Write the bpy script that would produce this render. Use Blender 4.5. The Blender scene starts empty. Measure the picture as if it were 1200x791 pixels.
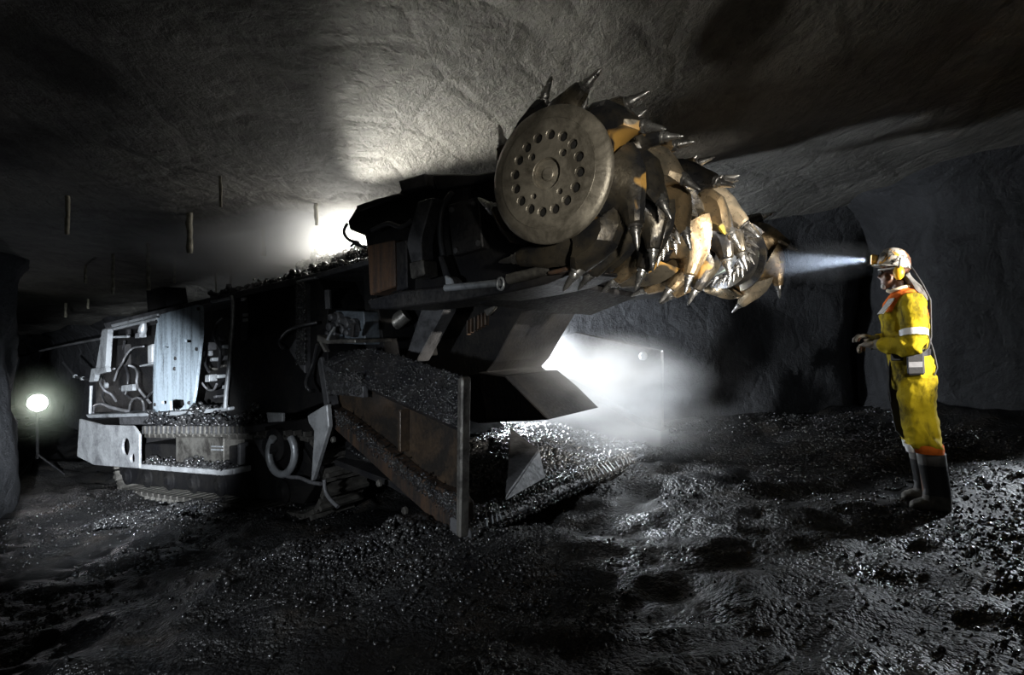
import bpy, bmesh, math, random
import numpy as np
from mathutils import Vector, Matrix
random.seed(7)
V = Vector
scene = bpy.context.scene
C = scene.collection

# ------------------------------------------------------------------ camera
F = 700.0; CX = 600.0; CY = 395.5; CZ = 1.30
cam_data = bpy.data.cameras.new('camera')
cam_data.sensor_width = 36.0; cam_data.lens = 36.0*F/1200.0
cam_data.clip_start = 0.05; cam_data.clip_end = 200
cam = bpy.data.objects.new('camera', cam_data); C.objects.link(cam)
cam.location = (0, 0, CZ); cam.rotation_euler = (math.pi/2, 0, 0)
scene.camera = cam

def ray(u, v): return V(((u-CX)/F, 1.0, (CY-v)/F))
def P(u, v, d):
    r = ray(u, v)*d
    return V((r.x, r.y, r.z+CZ))

# ------------------------------------------------------------------ view + world
vs = scene.view_settings
vs.view_transform = 'Standard'; vs.look = 'None'; vs.exposure = 0.0; vs.gamma = 1.0
vs.use_curve_mapping = False
scene.cycles.use_denoising = True
scene.cycles.volume_step_rate = 2.0
scene.cycles.max_bounces = 6
scene.cycles.volume_bounces = 1
scene.cycles.sample_clamp_indirect = 3.0
world = bpy.data.worlds.new('mine_dark'); scene.world = world
world.use_nodes = True
world.node_tree.nodes['Background'].inputs[0].default_value = (0.75, 0.85, 1.0, 1)
world.node_tree.nodes['Background'].inputs[1].default_value = 0.004

# ------------------------------------------------------------------ lights
def aim(o, target):
    o.rotation_euler = (V(target)-o.location).to_track_quat('-Z', 'Y').to_euler()
def spot(name, loc, target, power, deg, color=(1, 1, 1), blend=0.6, size=0.05):
    l = bpy.data.lights.new(name, 'SPOT'); l.energy = power; l.spot_size = math.radians(deg)
    l.spot_blend = blend; l.color = color; l.shadow_soft_size = size
    o = bpy.data.objects.new(name, l); C.objects.link(o); o.location = loc; aim(o, target); return o
def point(name, loc, power, color=(1, 1, 1), size=0.06):
    l = bpy.data.lights.new(name, 'POINT'); l.energy = power; l.color = color; l.shadow_soft_size = size
    o = bpy.data.objects.new(name, l); C.objects.link(o); o.location = loc; return o

COOL = (0.86, 0.93, 1.0); WARM = (1.0, 0.9, 0.74)
# strobe standing on the body behind the boom
point('strobe_behind_boom', P(408, 294, 6.1), 120, (1.0, 0.97, 0.88), 0.10)
spot('strobe_roof', P(414, 286, 5.7), (-0.40, 4.2, CZ+1.48), 520, 54, (1.0, 0.97, 0.86), 1.0, 0.06)
# strobe on the far side of the machine lighting the dust over the gathering pan
point('strobe_behind_struts', (-0.40, 7.75, 0.90), 650, COOL, 0.30)
spot('strobe_dust', (-0.38, 7.70, 0.95), (0.75, 5.9, 0.85), 1050, 84, COOL, 0.8, 0.08)
# strobes on the right, low and from the front, raking along the drum
spot('strobe_drum_low', (2.2, 0.9, CZ-0.95), (1.25, 4.35, CZ+0.24), 850, 29, (1.0, 0.95, 0.86), 0.5, 0.06)
spot('strobe_drum_front', (1.0, -0.7, CZ+0.3), (0.62, 3.35, CZ+0.66), 500, 24, (1.0, 0.96, 0.86), 0.8, 0.10)
spot('strobe_drum_side', (5.2, 1.2, CZ+1.05), (1.7, 4.8, CZ+0.36), 3600, 29, (1.0, 0.94, 0.84), 0.4, 0.05)
# strobe behind the drum raking the coal on the pan
spot('strobe_pan_back', (2.95, 7.4, CZ+0.62), (0.50, 5.45, CZ-1.0), 480, 29, COOL, 0.8, 0.05)
# strobe on the left near the camera raking along the machine body
spot('strobe_body', (-1.2, 0.4, CZ-0.35), P(150, 505, 7.5), 9500, 25, COOL, 0.9, 0.05)
spot('pan_fill', (-2.6, 0.3, CZ-0.2), P(430, 555, 4.0), 420, 50, COOL, 0.9, 0.10)  # fill added from the left for the dark near pan side
# strobe for the worker
spot('strobe_worker', (3.3, 0.8, CZ+0.7), (2.76, 4.17, CZ-0.1), 230, 24, (1.0, 0.97, 0.9), 0.5, 0.10)
# strobe at the right wall raking the wet floor
spot('strobe_floor_right', (5.0, 5.0, CZ+0.3), (3.5, 3.6, CZ-1.3), 330, 62, COOL, 0.6, 0.05)
# faint fill added behind the camera to bring out the rock
point('fill_light', (0.0, -0.8, CZ+0.3), 13, (1.0, 0.97, 0.9), 0.4)

# ------------------------------------------------------------------ tagging
def tag(o, label=None, cat=None, group=None, kind=None):
    if label: o['label'] = label
    if cat: o['category'] = cat
    if group: o['group'] = group
    if kind: o['kind'] = kind
    return o
def empty(name, loc):
    o = bpy.data.objects.new(name, None); C.objects.link(o); o.location = loc
    o.empty_display_size = 0.2
    return o

# ------------------------------------------------------------------ materials
class NT:
    def __init__(s, name):
        s.m = bpy.data.materials.new(name); s.m.use_nodes = True
        s.t = s.m.node_tree; s.t.nodes.clear()
        s.out = s.n('ShaderNodeOutputMaterial')
    def n(s, typ, **kw):
        nd = s.t.nodes.new(typ)
        for k, v in kw.items(): setattr(nd, k, v)
        return nd
    def l(s, a, b): s.t.links.new(a, b)
    def coord(s, which='Object', scale=(1, 1, 1), rnd=False):
        tc = s.n('ShaderNodeTexCoord'); mp = s.n('ShaderNodeMapping')
        mp.inputs['Scale'].default_value = scale
        s.l(tc.outputs[which], mp.inputs['Vector'])
        if rnd:
            oi = s.n('ShaderNodeObjectInfo'); mu = s.n('ShaderNodeMath', operation='MULTIPLY')
            mu.inputs[1].default_value = 37.0
            s.l(oi.outputs['Random'], mu.inputs[0]); s.l(mu.outputs[0], mp.inputs['Location'])
        return mp.outputs[0]
    def noise(s, vec, scale, detail=4, rough=0.55, dist=0.0):
        nd = s.n('ShaderNodeTexNoise'); nd.inputs['Scale'].default_value = scale
        nd.inputs['Detail'].default_value = detail; nd.inputs['Roughness'].default_value = rough
        nd.inputs['Distortion'].default_value = dist
        s.l(vec, nd.inputs['Vector']); return nd.outputs['Fac']
    def voro(s, vec, scale, feature='F1'):
        nd = s.n('ShaderNodeTexVoronoi', feature=feature); nd.inputs['Scale'].default_value = scale
        s.l(vec, nd.inputs['Vector']); return nd.outputs['Distance']
    def ramp(s, fac, stops, interp='LINEAR'):
        nd = s.n('ShaderNodeValToRGB'); cr = nd.color_ramp; cr.interpolation = interp
        while len(cr.elements) < len(stops): cr.elements.new(0.5)
        for e, (p, c) in zip(cr.elements, stops):
            e.position = p
            e.color = (c, c, c, 1) if isinstance(c, (int, float)) else (*c, 1)
        s.l(fac, nd.inputs[0]); return nd.outputs[0]
    def mix(s, fac, a, b):
        nd = s.n('ShaderNodeMix', data_type='RGBA')
        for sock, val in ((nd.inputs[0], fac), (nd.inputs[6], a), (nd.inputs[7], b)):
            if isinstance(val, bpy.types.NodeSocket): s.l(val, sock)
            elif sock is nd.inputs[0] or sock == nd.inputs[0]: sock.default_value = val
            elif isinstance(val, (int, float)): sock.default_value = (val, val, val, 1)
            else: sock.default_value = (*val, 1)
        return nd.outputs[2]
    def math(s, op, a, b):
        nd = s.n('ShaderNodeMath', operation=op)
        for sock, val in ((nd.inputs[0], a), (nd.inputs[1], b)):
            if isinstance(val, bpy.types.NodeSocket): s.l(val, sock)
            else: sock.default_value = val
        return nd.outputs[0]
    def bump(s, h, strength=0.5, dist=0.02, nrm=None):
        nd = s.n('ShaderNodeBump'); nd.inputs['Strength'].default_value = strength
        nd.inputs['Distance'].default_value = dist
        s.l(h, nd.inputs['Height'])
        if nrm is not None: s.l(nrm, nd.inputs['Normal'])
        return nd.outputs[0]
    def bsdf(s, col, rough=0.5, metal=0.0, normal=None, spec=0.5, emit=None, estr=0.0, trans=0.0):
        b = s.n('ShaderNodeBsdfPrincipled')
        def put(i, val):
            if isinstance(val, bpy.types.NodeSocket): s.l(val, b.inputs[i])
            elif isinstance(val, (tuple, list)): b.inputs[i].default_value = (*val, 1)
            else: b.inputs[i].default_value = val
        put('Base Color', col); put('Roughness', rough); put('Metallic', metal)
        put('Specular IOR Level', spec)
        if trans: put('Transmission Weight', trans)
        if normal is not None: s.l(normal, b.inputs['Normal'])
        if emit is not None: put('Emission Color', emit); b.inputs['Emission Strength'].default_value = estr
        s.l(b.outputs[0], s.out.inputs[0]); return s.m

M = {}
def mk_rock(name, lo, hi, scratch=True):
    t = NT(name); c = t.coord('Object')
    big = t.noise(c, 0.7, 5, 0.6); fine = t.noise(c, 9, 6, 0.7)
    cs = t.coord('Object', (3.2, 1.4, 2.0)); st = t.noise(cs, 2.6, 7, 0.72, 0.35); cr = t.voro(t.coord('Object', (1.0, 0.6, 0.8)), 2.2, 'DISTANCE_TO_EDGE')
    mixv = t.math('ADD', t.math('MULTIPLY', big, 0.45), t.math('ADD', t.math('MULTIPLY', fine, 0.25), t.math('MULTIPLY', st, 0.35)))
    col = t.ramp(mixv, [(0.38, lo), (0.62, hi)])
    h = t.math('ADD', t.math('ADD', t.math('MULTIPLY', st, 1.0), t.math('MULTIPLY', t.ramp(cr, [(0.0, 0.0), (0.10, 1.0)]), 0.25)), t.math('MULTIPLY', fine, 0.7))
    n1 = t.bump(h, 0.9, 0.07)
    n2 = t.bump(t.noise(c, 45, 3, 0.6), 0.5, 0.012, n1)
    return t.bsdf(col, 0.72, 0, n2, 0.35)
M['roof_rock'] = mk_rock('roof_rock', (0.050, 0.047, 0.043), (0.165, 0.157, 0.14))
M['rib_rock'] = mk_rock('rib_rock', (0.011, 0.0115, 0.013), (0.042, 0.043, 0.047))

def mk_floor():
    t = NT('coal_floor'); c = t.coord('Object')
    big = t.noise(c, 0.8, 4, 0.6); mid = t.noise(c, 6, 6, 0.65)
    col = t.ramp(t.noise(c, 2.3, 5, 0.6), [(0.35, (0.007, 0.007, 0.008)), (0.55, (0.014, 0.0135, 0.013)), (0.72, (0.032, 0.026, 0.021))])
    rough = t.ramp(t.noise(c, 1.7, 4, 0.6), [(0.36, 0.26), (0.62, 0.66)])
    vo = t.voro(c, 34); vo2 = t.voro(c, 85)
    h = t.math('ADD', t.math('MULTIPLY', vo, -1.0), t.math('ADD', t.math('MULTIPLY', vo2, -0.5), t.math('MULTIPLY', mid, 0.9)))
    wet = t.ramp(big, [(0.36, 0.12), (0.5, 1.0)])
    n = t.bump(t.math('MULTIPLY', h, wet), 0.65, 0.030)
    return t.bsdf(col, rough, 0, n, 0.4)
M['floor'] = mk_floor()

def mk_coal(name='coal_lumps', rough=0.22):
    t = NT(name); c = t.coord('Object')
    col = t.ramp(t.noise(c, 5, 3), [(0.4, (0.012, 0.012, 0.013)), (0.7, (0.035, 0.034, 0.034))])
    n = t.bump(t.noise(c, 60, 3, 0.6), 0.35, 0.006)
    return t.bsdf(col, t.ramp(t.noise(c, 11, 3), [(0.35, rough-0.1), (0.65, rough+0.15)]), 0, n, 0.8)
M['coal'] = mk_coal()

def mk_steel(name, base, dirt, rough=(0.3, 0.6), metal=0.5, streak=False, scale=3.0, thr=(0.42, 0.62), bump=0.3, rnd=False, spec=0.5):
    t = NT(name); c = t.coord('Object', rnd=rnd)
    v = t.coord('Object', (9, 9, 0.9)) if streak else c
    f = t.noise(v, scale, 6, 0.65, 0.4); fine = t.noise(c, 38, 4, 0.6)
    fac = t.ramp(t.math('ADD', t.math('MULTIPLY', f, 0.8), t.math('MULTIPLY', fine, 0.2)), [(thr[0], 0.0), (thr[1], 1.0)])
    col = t.mix(fac, base, dirt)
    r = t.ramp(fine, [(0.3, rough[0]), (0.7, rough[1])])
    n = t.bump(t.math('ADD', fine, t.math('MULTIPLY', f, 0.7)), bump, 0.01)
    return t.bsdf(col, r, metal, n, spec)
M['dark_steel'] = mk_steel('dark_steel', (0.020, 0.020, 0.023), (0.045, 0.042, 0.040), (0.32, 0.6), 0.35)
M['black_steel'] = mk_steel('black_steel', (0.006, 0.006, 0.007), (0.015, 0.014, 0.013), (0.5, 0.85), 0.0, spec=0.15)
M['rust_steel'] = mk_steel('rust_steel', (0.024, 0.022, 0.021), (0.085, 0.05, 0.03), (0.4, 0.7), 0.2, True, 2.2)
M['rust'] = mk_steel('rust_block', (0.11, 0.06, 0.034), (0.045, 0.03, 0.022), (0.5, 0.8), 0.1, True, 1.6)
M['bright_steel'] = mk_steel('bright_steel', (0.46, 0.48, 0.50), (0.10, 0.10, 0.11), (0.30, 0.55), 0.45, False, 5, (0.5, 0.68))
M['bumper_paint'] = mk_steel('bumper_paint', (0.46, 0.47, 0.48), (0.11, 0.11, 0.12), (0.35, 0.6), 0.25, False, 3.2, (0.44, 0.68))
M['door_paint'] = mk_steel('door_paint', (0.40, 0.47, 0.53), (0.06, 0.068, 0.075), (0.35, 0.6), 0.15, True, 1.1, (0.46, 0.68))
M['blue_grey'] = mk_steel('blue_grey_paint', (0.16, 0.19, 0.22), (0.05, 0.055, 0.06), (0.4, 0.6), 0.2)
M['worn_edge'] = mk_steel('worn_edge_steel', (0.22, 0.21, 0.19), (0.06, 0.055, 0.05), (0.3, 0.55), 0.6, False, 6)
M['hose'] = mk_steel('rubber_hose', (0.022, 0.022, 0.024), (0.04, 0.04, 0.042), (0.3, 0.5), 0.0)
M['grey_hose'] = mk_steel('grey_hose', (0.17, 0.17, 0.18), (0.07, 0.07, 0.07), (0.35, 0.5), 0.0)
M['dusty_steel'] = mk_steel('dusty_steel', (0.10, 0.10, 0.105), (0.03, 0.03, 0.032), (0.45, 0.7), 0.2, False, 5)
M['brown_pan'] = mk_steel('brown_pan_steel', (0.030, 0.026, 0.023), (0.12, 0.078, 0.046), (0.3, 0.5), 0.3, False, 2.2, (0.45, 0.70))  # brown paints in the reflection on the recessed pan plate

def mk_disc():
    t = NT('disc_steel'); c = t.coord('Object')
    f = t.noise(c, 5, 7, 0.72, 0.4); fine = t.noise(c, 60, 4, 0.6)
    col = t.mix(t.ramp(f, [(0.38, 0.0), (0.64, 1.0)]), (0.13, 0.115, 0.09), (0.40, 0.36, 0.29))
    n = t.bump(t.math('ADD', fine, f), 0.25, 0.006)
    return t.bsdf(col, t.ramp(fine, [(0.3, 0.34), (0.7, 0.52)]), 0.55, n, 0.5)
M['disc'] = mk_disc()
def mk_pick(name, base, bronze, paint, thr):
    t = NT(name); c = t.coord('Object', rnd=True)
    f = t.noise(c, 5.5, 4, 0.55); g = t.noise(c, 3.5, 3, 0.5, 0.6); fine = t.noise(c, 45, 4, 0.6)
    col = t.mix(t.ramp(f, [(0.42, 0.0), (0.60, 1.0)]), base, bronze)
    pf = t.ramp(g, [(thr, 0.0), (thr+0.03, 1.0)])
    col = t.mix(pf, col, paint)
    rough = t.mix(pf, t.ramp(fine, [(0.3, 0.24), (0.7, 0.42)]), 0.5)
    metal = t.mix(pf, 0.75, 0.1)
    n = t.bump(t.math('ADD', fine, f), 0.3, 0.006)
    return t.bsdf(col, rough, metal, n, 0.5)
M['pick_dark'] = mk_pick('pick_dark_steel', (0.045, 0.045, 0.048), (0.13, 0.11, 0.08), (0.40, 0.22, 0.05), 0.66)
M['pick_bronze'] = mk_pick('pick_bronze_steel', (0.12, 0.10, 0.07), (0.38, 0.27, 0.15), (0.46, 0.36, 0.05), 0.62)
M['pick_pale'] = mk_pick('pick_pale_steel', (0.25, 0.22, 0.17), (0.60, 0.48, 0.33), (0.50, 0.27, 0.06), 0.64)
M['drum_shell'] = mk_pick('drum_shell_steel', (0.035, 0.035, 0.038), (0.09, 0.085, 0.075), (0.10, 0.12, 0.09), 0.62)
M['tip_steel'] = mk_steel('tip_steel', (0.55, 0.54, 0.52), (0.20, 0.19, 0.18), (0.22, 0.4), 0.9, rnd=True)

def mk_plain(name, col, rough=0.5, metal=0.0, spec=0.5, bscale=0, bstr=0.3, emit=None, estr=0, trans=0.0, var=0.25, rnd=False):
    t = NT(name); c = t.coord('Object', rnd=rnd)
    if emit is not None or trans: return t.bsdf(col, rough, metal, None, spec, emit, estr, trans)
    d = tuple(x*(1-var) for x in col)
    cc = t.mix(t.ramp(t.noise(c, 14, 4, 0.6), [(0.4, 0.0), (0.62, 1.0)]), col, d)
    n = t.bump(t.noise(c, bscale or 60, 4, 0.6), bstr, 0.006)
    return t.bsdf(cc, rough, metal, n, spec)
def mk_cloth(name, col, dirt, thr=(0.5, 0.68)):
    t = NT(name); c = t.coord('Object')
    cz = t.coord('Object', (1, 1, 0.6))
    f = t.noise(cz, 7, 6, 0.68, 0.3); big = t.noise(c, 3, 3)
    fac = t.ramp(t.math('ADD', t.math('MULTIPLY', f, 0.75), t.math('MULTIPLY', big, 0.25)), [(thr[0], 0.0), (thr[1], 1.0)])
    colr = t.mix(fac, col, dirt)
    n = t.bump(t.noise(c, 26, 5, 0.6, 1.0), 0.45, 0.012)
    n = t.bump(t.noise(c, 300, 2), 0.2, 0.002, n)
    return t.bsdf(colr, 0.85, 0, n, 0.2)
M['yellow_cloth'] = mk_cloth('yellow_cloth', (0.46, 0.345, 0.010), (0.050, 0.038, 0.006), (0.47, 0.62))
M['orange_cloth'] = mk_cloth('orange_cloth', (0.78, 0.17, 0.02), (0.25, 0.06, 0.02))
M['pink_cloth'] = mk_cloth('faded_orange_cloth', (0.80, 0.34, 0.22), (0.35, 0.15, 0.1))
M['reflective'] = mk_plain('reflective_tape', (0.86, 0.87, 0.88), 0.35, 0.1, var=0.12)
M['skin'] = mk_plain('skin', (0.16, 0.075, 0.045), 0.48, 0, var=0.3)
M['grey_beard'] = mk_plain('grey_beard', (0.42, 0.40, 0.38), 0.8, 0, var=0.4, bscale=220, bstr=0.8)
M['black_cloth'] = mk_plain('black_cloth', (0.014, 0.014, 0.016), 0.8)
M['belt'] = mk_plain('black_webbing', (0.018, 0.018, 0.022), 0.6)
M['grey_label'] = mk_plain('grey_label', (0.22, 0.22, 0.24), 0.5)
M['grey_cloth'] = mk_plain('grey_cloth', (0.13, 0.125, 0.12), 0.85, var=0.6)
M['cream_cloth'] = mk_plain('cream_cloth', (0.70, 0.62, 0.45), 0.8)
M['glove'] = mk_plain('grey_glove', (0.30, 0.27, 0.23), 0.75, var=0.5)
M['boot'] = mk_plain('black_rubber_boot', (0.018, 0.018, 0.019), 0.42, var=0.3)
M['boot_cuff'] = mk_plain('dusty_boot_cuff', (0.17, 0.165, 0.155), 0.7, var=0.5)
M['boot_mud'] = mk_plain('muddy_boot', (0.10, 0.092, 0.078), 0.7, var=0.6, bscale=40, bstr=0.7)
M['muff'] = mk_plain('yellow_ear_muff', (0.80, 0.42, 0.02), 0.4, var=0.25)
M['white_plastic'] = mk_plain('white_plastic', (0.8, 0.8, 0.8), 0.4)
M['lens'] = mk_plain('clear_lens', (0.9, 0.92, 0.95), 0.05, trans=0.95)
def mk_helmet():
    t = NT('scuffed_helmet'); c = t.coord('Object')
    g = t.noise(c, 16, 3, 0.5, 0.8); k = t.noise(c, 24, 4, 0.6, 1.0)
    col = t.mix(t.ramp(g, [(0.56, 0.0), (0.60, 1.0)]), (0.50, 0.47, 0.43), (0.62, 0.33, 0.06))
    col = t.mix(t.ramp(k, [(0.50, 0.0), (0.58, 1.0)]), col, (0.07, 0.065, 0.06))
    return t.bsdf(col, 0.32, 0.1, t.bump(k, 0.2, 0.004), 0.5)
M['helmet'] = mk_helmet()
M['lamp_white'] = mk_plain('lit_lamp', (1, 1, 1), emit=(1.0, 0.97, 0.9), estr=18)
M['cap_lamp_glow'] = mk_plain('lit_cap_lamp', (1, 1, 1), emit=(1.0, 0.80, 0.42), estr=2.2)
M['bolt'] = mk_plain('grouted_bolt', (0.36, 0.33, 0.25), 0.6, 0.1, var=0.55)
M['hole'] = mk_plain('dark_recess', (0.02, 0.019, 0.018), 0.6, 0.3)

# ------------------------------------------------------------------ mesh builder
class MB:
    def __init__(s): s.v = []; s.f = []; s.mi = []
    def add(s, vs_, fs, mi=0):
        k = len(s.v); s.v += [V(p) for p in vs_]
        for f in fs: s.f.append(tuple(i+k for i in f)); s.mi.append(mi)
        return s
    def prism(s, poly, ext, mi=0):
        n = len(poly); ext = V(ext); a = [V(p) for p in poly]; b = [p+ext for p in a]
        fs = [tuple(range(n)), tuple(range(2*n-1, n-1, -1))]
        for i in range(n):
            j = (i+1) % n; fs.append((i, i+n, j+n, j))
        return s.add(a+b, fs, mi)
    def loft(s, rings, cap=True, closed=False, mi=0):
        n = len(rings[0]); k = len(rings); vs_ = [p for r in rings for p in r]; fs = []
        for i in range(k if closed else k-1):
            i2 = (i+1) % k
            for j in range(n):
                j2 = (j+1) % n
                fs.append((i*n+j, i*n+j2, i2*n+j2, i2*n+j))
        if cap and not closed:
            fs.append(tuple(range(n-1, -1, -1))); fs.append(tuple((k-1)*n+j for j in range(n)))
        return s.add(vs_, fs, mi)
    def box(s, c, ax, ay, az, mi=0):
        c = V(c); ax = V(ax); ay = V(ay); az = V(az)
        p = [c+ax*i+ay*j+az*k for k in (-1, 1) for j in (-1, 1) for i in (-1, 1)]
        return s.add(p, [(0, 2, 3, 1), (4, 5, 7, 6), (0, 1, 5, 4), (2, 6, 7, 3), (0, 4, 6, 2), (1, 3, 7, 5)], mi)
    def beam(s, p, q, w, h, up=(0, 0, 1), mi=0):
        p = V(p); q = V(q); d = (q-p); L = d.length; d = d/L
        sd = d.cross(V(up)).normalized(); u2 = sd.cross(d)
        return s.box((p+q)/2, d*L/2, sd*w/2, u2*h/2, mi)
    def tube(s, pts, r, seg=8, closed=False, mi=0):
        pts = [V(p) for p in pts]; n = len(pts)
        rs = r if isinstance(r, (list, tuple)) else [r]*n
        rings = []; nrm = None
        for i, p in enumerate(pts):
            a = pts[i-1] if (i > 0 or closed) else p
            b = pts[(i+1) % n] if (i < n-1 or closed) else p
            t = (b-a).normalized()
            if nrm is None:
                nrm = t.orthogonal().normalized()
            nrm = (nrm-t*nrm.dot(t)).normalized(); bn = t.cross(nrm)
            rings.append([p+(nrm*math.cos(2*math.pi*k/seg)+bn*math.sin(2*math.pi*k/seg))*rs[i] for k in range(seg)])
        return s.loft(rings, not closed, closed, mi)
    def lathe(s, o, ax, prof, seg=24, mi=0, cap=True):
        o = V(o); ax = V(ax).normalized(); e1 = ax.orthogonal().normalized(); e2 = ax.cross(e1)
        rings = [[o+ax*t+(e1*math.cos(2*math.pi*k/seg)+e2*math.sin(2*math.pi*k/seg))*max(r, 1e-4) for k in range(seg)] for t, r in prof]
        return s.loft(rings, cap, False, mi)
    def mesh(s, name, mats, smooth=None):
        me = bpy.data.meshes.new(name); me.from_pydata([tuple(p) for p in s.v], [], s.f)
        for m in (mats if isinstance(mats, (list, tuple)) else [mats]): me.materials.append(M[m] if isinstance(m, str) else m)
        me.polygons.foreach_set('material_index', s.mi)
        bm = bmesh.new(); bm.from_mesh(me); bmesh.ops.recalc_face_normals(bm, faces=bm.faces[:])
        if smooth is not None:
            for f in bm.faces: f.smooth = True
            a = math.radians(smooth)
            for e in bm.edges:
                if len(e.link_faces) == 2 and e.calc_face_angle(0) > a: e.smooth = False
        bm.to_mesh(me); bm.free(); me.update()
        return me
    def build(s, name, mats, parent=None, origin=None, bevel=0, smooth=None, label=None):
        if origin is None: origin = origin_of(parent)
        origin = V(origin)
        for i, p in enumerate(s.v): s.v[i] = p-origin
        me = s.mesh(name, mats, smooth)
        o = bpy.data.objects.new(name, me); C.objects.link(o)
        if parent is None: o.location = origin
        else: o.parent = parent
        if bevel:
            b = o.modifiers.new('bevel', 'BEVEL'); b.width = bevel; b.segments = 1; b.limit_method = 'ANGLE'; b.angle_limit = math.radians(35)
        if label: o['label'] = label
        return o
def origin_of(p):
    o = V((0, 0, 0))
    while p is not None: o += p.location; p = p.parent
    return o
def inst(name, me, parent, mat_world):
    o = bpy.data.objects.new(name, me); C.objects.link(o); o.parent = parent
    m = mat_world.copy(); m.translation -= origin_of(parent)
    o.matrix_local = m
    return o

# ------------------------------------------------------------------ noise on arrays
def _h(ix, iy, iz):
    n = (ix*374761393+iy*668265263+iz*2147483647+1013904223) & 0xffffffff
    n = ((n ^ (n >> 13))*1274126177) & 0xffffffff
    return ((n ^ (n >> 16)) & 0xffff)/65535.0
def vnoise(x, y, z=0.0):
    x, y, z = np.broadcast_arrays(np.asarray(x, float), np.asarray(y, float), np.asarray(z, float))
    xi = np.floor(x).astype(np.int64); yi = np.floor(y).astype(np.int64); zi = np.floor(z).astype(np.int64)
    fx = x-xi; fy = y-yi; fz = z-zi
    fx = fx*fx*(3-2*fx); fy = fy*fy*(3-2*fy); fz = fz*fz*(3-2*fz)
    r = 0
    for dx in (0, 1):
        for dy in (0, 1):
            for dz in (0, 1):
                r = r+_h(xi+dx, yi+dy, zi+dz)*(fx if dx else 1-fx)*(fy if dy else 1-fy)*(fz if dz else 1-fz)
    return r*2-1
def fbm(x, y, z=0.0, o=4, g=0.5):
    a = 1.0; s = 0; f = 1.0
    for i in range(o):
        s = s+a*vnoise(np.asarray(x)*f+13.7*i, np.asarray(y)*f+7.1*i, np.asarray(z)*f); a *= g; f *= 2.03
    return s

# ------------------------------------------------------------------ machine frame
d1 = V((-972, 700, -108)).normalized()          # towards the rear of the machine
d2 = V((503, 700, 14)).normalized()             # across the machine, away from the camera
zz = V((0, 0, 1))
O = P(543, 632, 3.8)                            # near front corner of the gathering pan
nb = d1.cross(zz).normalized()
def mp(a, b, c): return O+d1*a+d2*b+zz*c
def B(u, v, b):                                 # point of the vertical lengthwise plane b that is seen at u, v
    p0 = O+d2*b; r = ray(u, v); c0 = V((0, 0, CZ))
    return c0+r*((p0-c0).dot(nb)/r.dot(nb))
def Bs(pts, b): return [B(u, v, b) for u, v in pts]

# ------------------------------------------------------------------ ground and roof heights
GP = [((-0.3, 3.8), -1.33), ((2.75, 4.15), -1.17), ((1.6, 6.5), -1.22), ((-4.6, 7.4), -2.03), ((-1.2, 5.0), -1.62),
      ((-6.5, 9.0), -2.20), ((5.0, 6.2), -0.72), ((3.8, 5.8), -0.98), ((4.2, 3.0), -1.00), ((3.4, 8.2), -1.05), ((0.0, 1.2), -1.42), ((-4.0, 3.0), -1.75),
      ((2.5, 1.5), -1.30), ((-8.5, 13.0), -2.5), ((-2.0, 9.0), -1.9), ((1.0, 9.0), -1.2), ((-5.5, 5.0), -1.95), ((-1.0, 2.5), -1.45)]
def gz(x, y):
    x = np.asarray(x, float); y = np.asarray(y, float); w = 0; s = 0
    for (a, b), z in GP:
        k = 1.0/((x-a)**2+(y-b)**2+0.35)**1.6
        w = w+k; s = s+k*z
    return s/w+CZ
def ground(x, y):
    x = np.asarray(x, float); y = np.asarray(y, float)
    z = gz(x, y)+0.080*fbm(x*0.8, y*1.3, 0.3, 4)+0.050*(0.4-np.abs(fbm(x*1.5+0.6*y, y*2.6, 7.0, 3)))+0.028*fbm(x*4.2, y*4.2, 5.0, 3)
    return z
def ceil_z(x, y):
    return 1.60+0.085*np.asarray(x)-0.034*np.asarray(y)+CZ

# ------------------------------------------------------------------ the setting
def grid_object(name, X, Y, Z, mat, kind='structure'):
    ny, nx = X.shape
    me = bpy.data.meshes.new(name)
    co = np.stack([X, Y, Z], -1).reshape(-1, 3)
    idx = np.arange(nx*ny).reshape(ny, nx)
    f = np.stack([idx[:-1, :-1], idx[:-1, 1:], idx[1:, 1:], idx[1:, :-1]], -1).reshape(-1, 4)
    me.from_pydata(co.tolist(), [], f.tolist())
    me.materials.append(M[mat])
    me.polygons.foreach_set('use_smooth', [True]*len(me.polygons))
    o = bpy.data.objects.new(name, me); C.objects.link(o); tag(o, kind=kind); return o
ys = np.concatenate([np.linspace(-2, 1.2, 24)[:-1], 1.2*np.exp(np.linspace(0, math.log(18/1.2), 330))])
tx = np.linspace(-1.15, 1.15, 420)
Yg, Tx = np.meshgrid(ys, tx, indexing='ij'); Xg = Tx*np.maximum(Yg, 1.5)*1.0+0.0
floor = grid_object('floor', Xg, Yg, ground(Xg, Yg)-0.0, 'floor')
tag(floor, 'wet black coal floor with ridges and puddles')
ys2 = np.linspace(-2.5, 18, 150); xs2 = np.linspace(-16, 9, 180)
Xc, Yc = np.meshgrid(xs2, ys2)
rough_c = 0.055*fbm(Xc*1.3, Yc*0.8, 2.0, 4)+0.05*fbm(Xc*0.45+3, Yc*0.45, 9.0, 3)
rough_c += np.where(fbm(Xc*0.5-0.35*Yc, Yc*0.12+4, 1.0, 2) > 0.12, 0.05, 0.0)*(Xc < 0.3)
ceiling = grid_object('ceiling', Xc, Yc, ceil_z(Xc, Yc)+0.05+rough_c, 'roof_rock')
tag(ceiling, 'grey rock mine roof scored by cutter marks')

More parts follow.
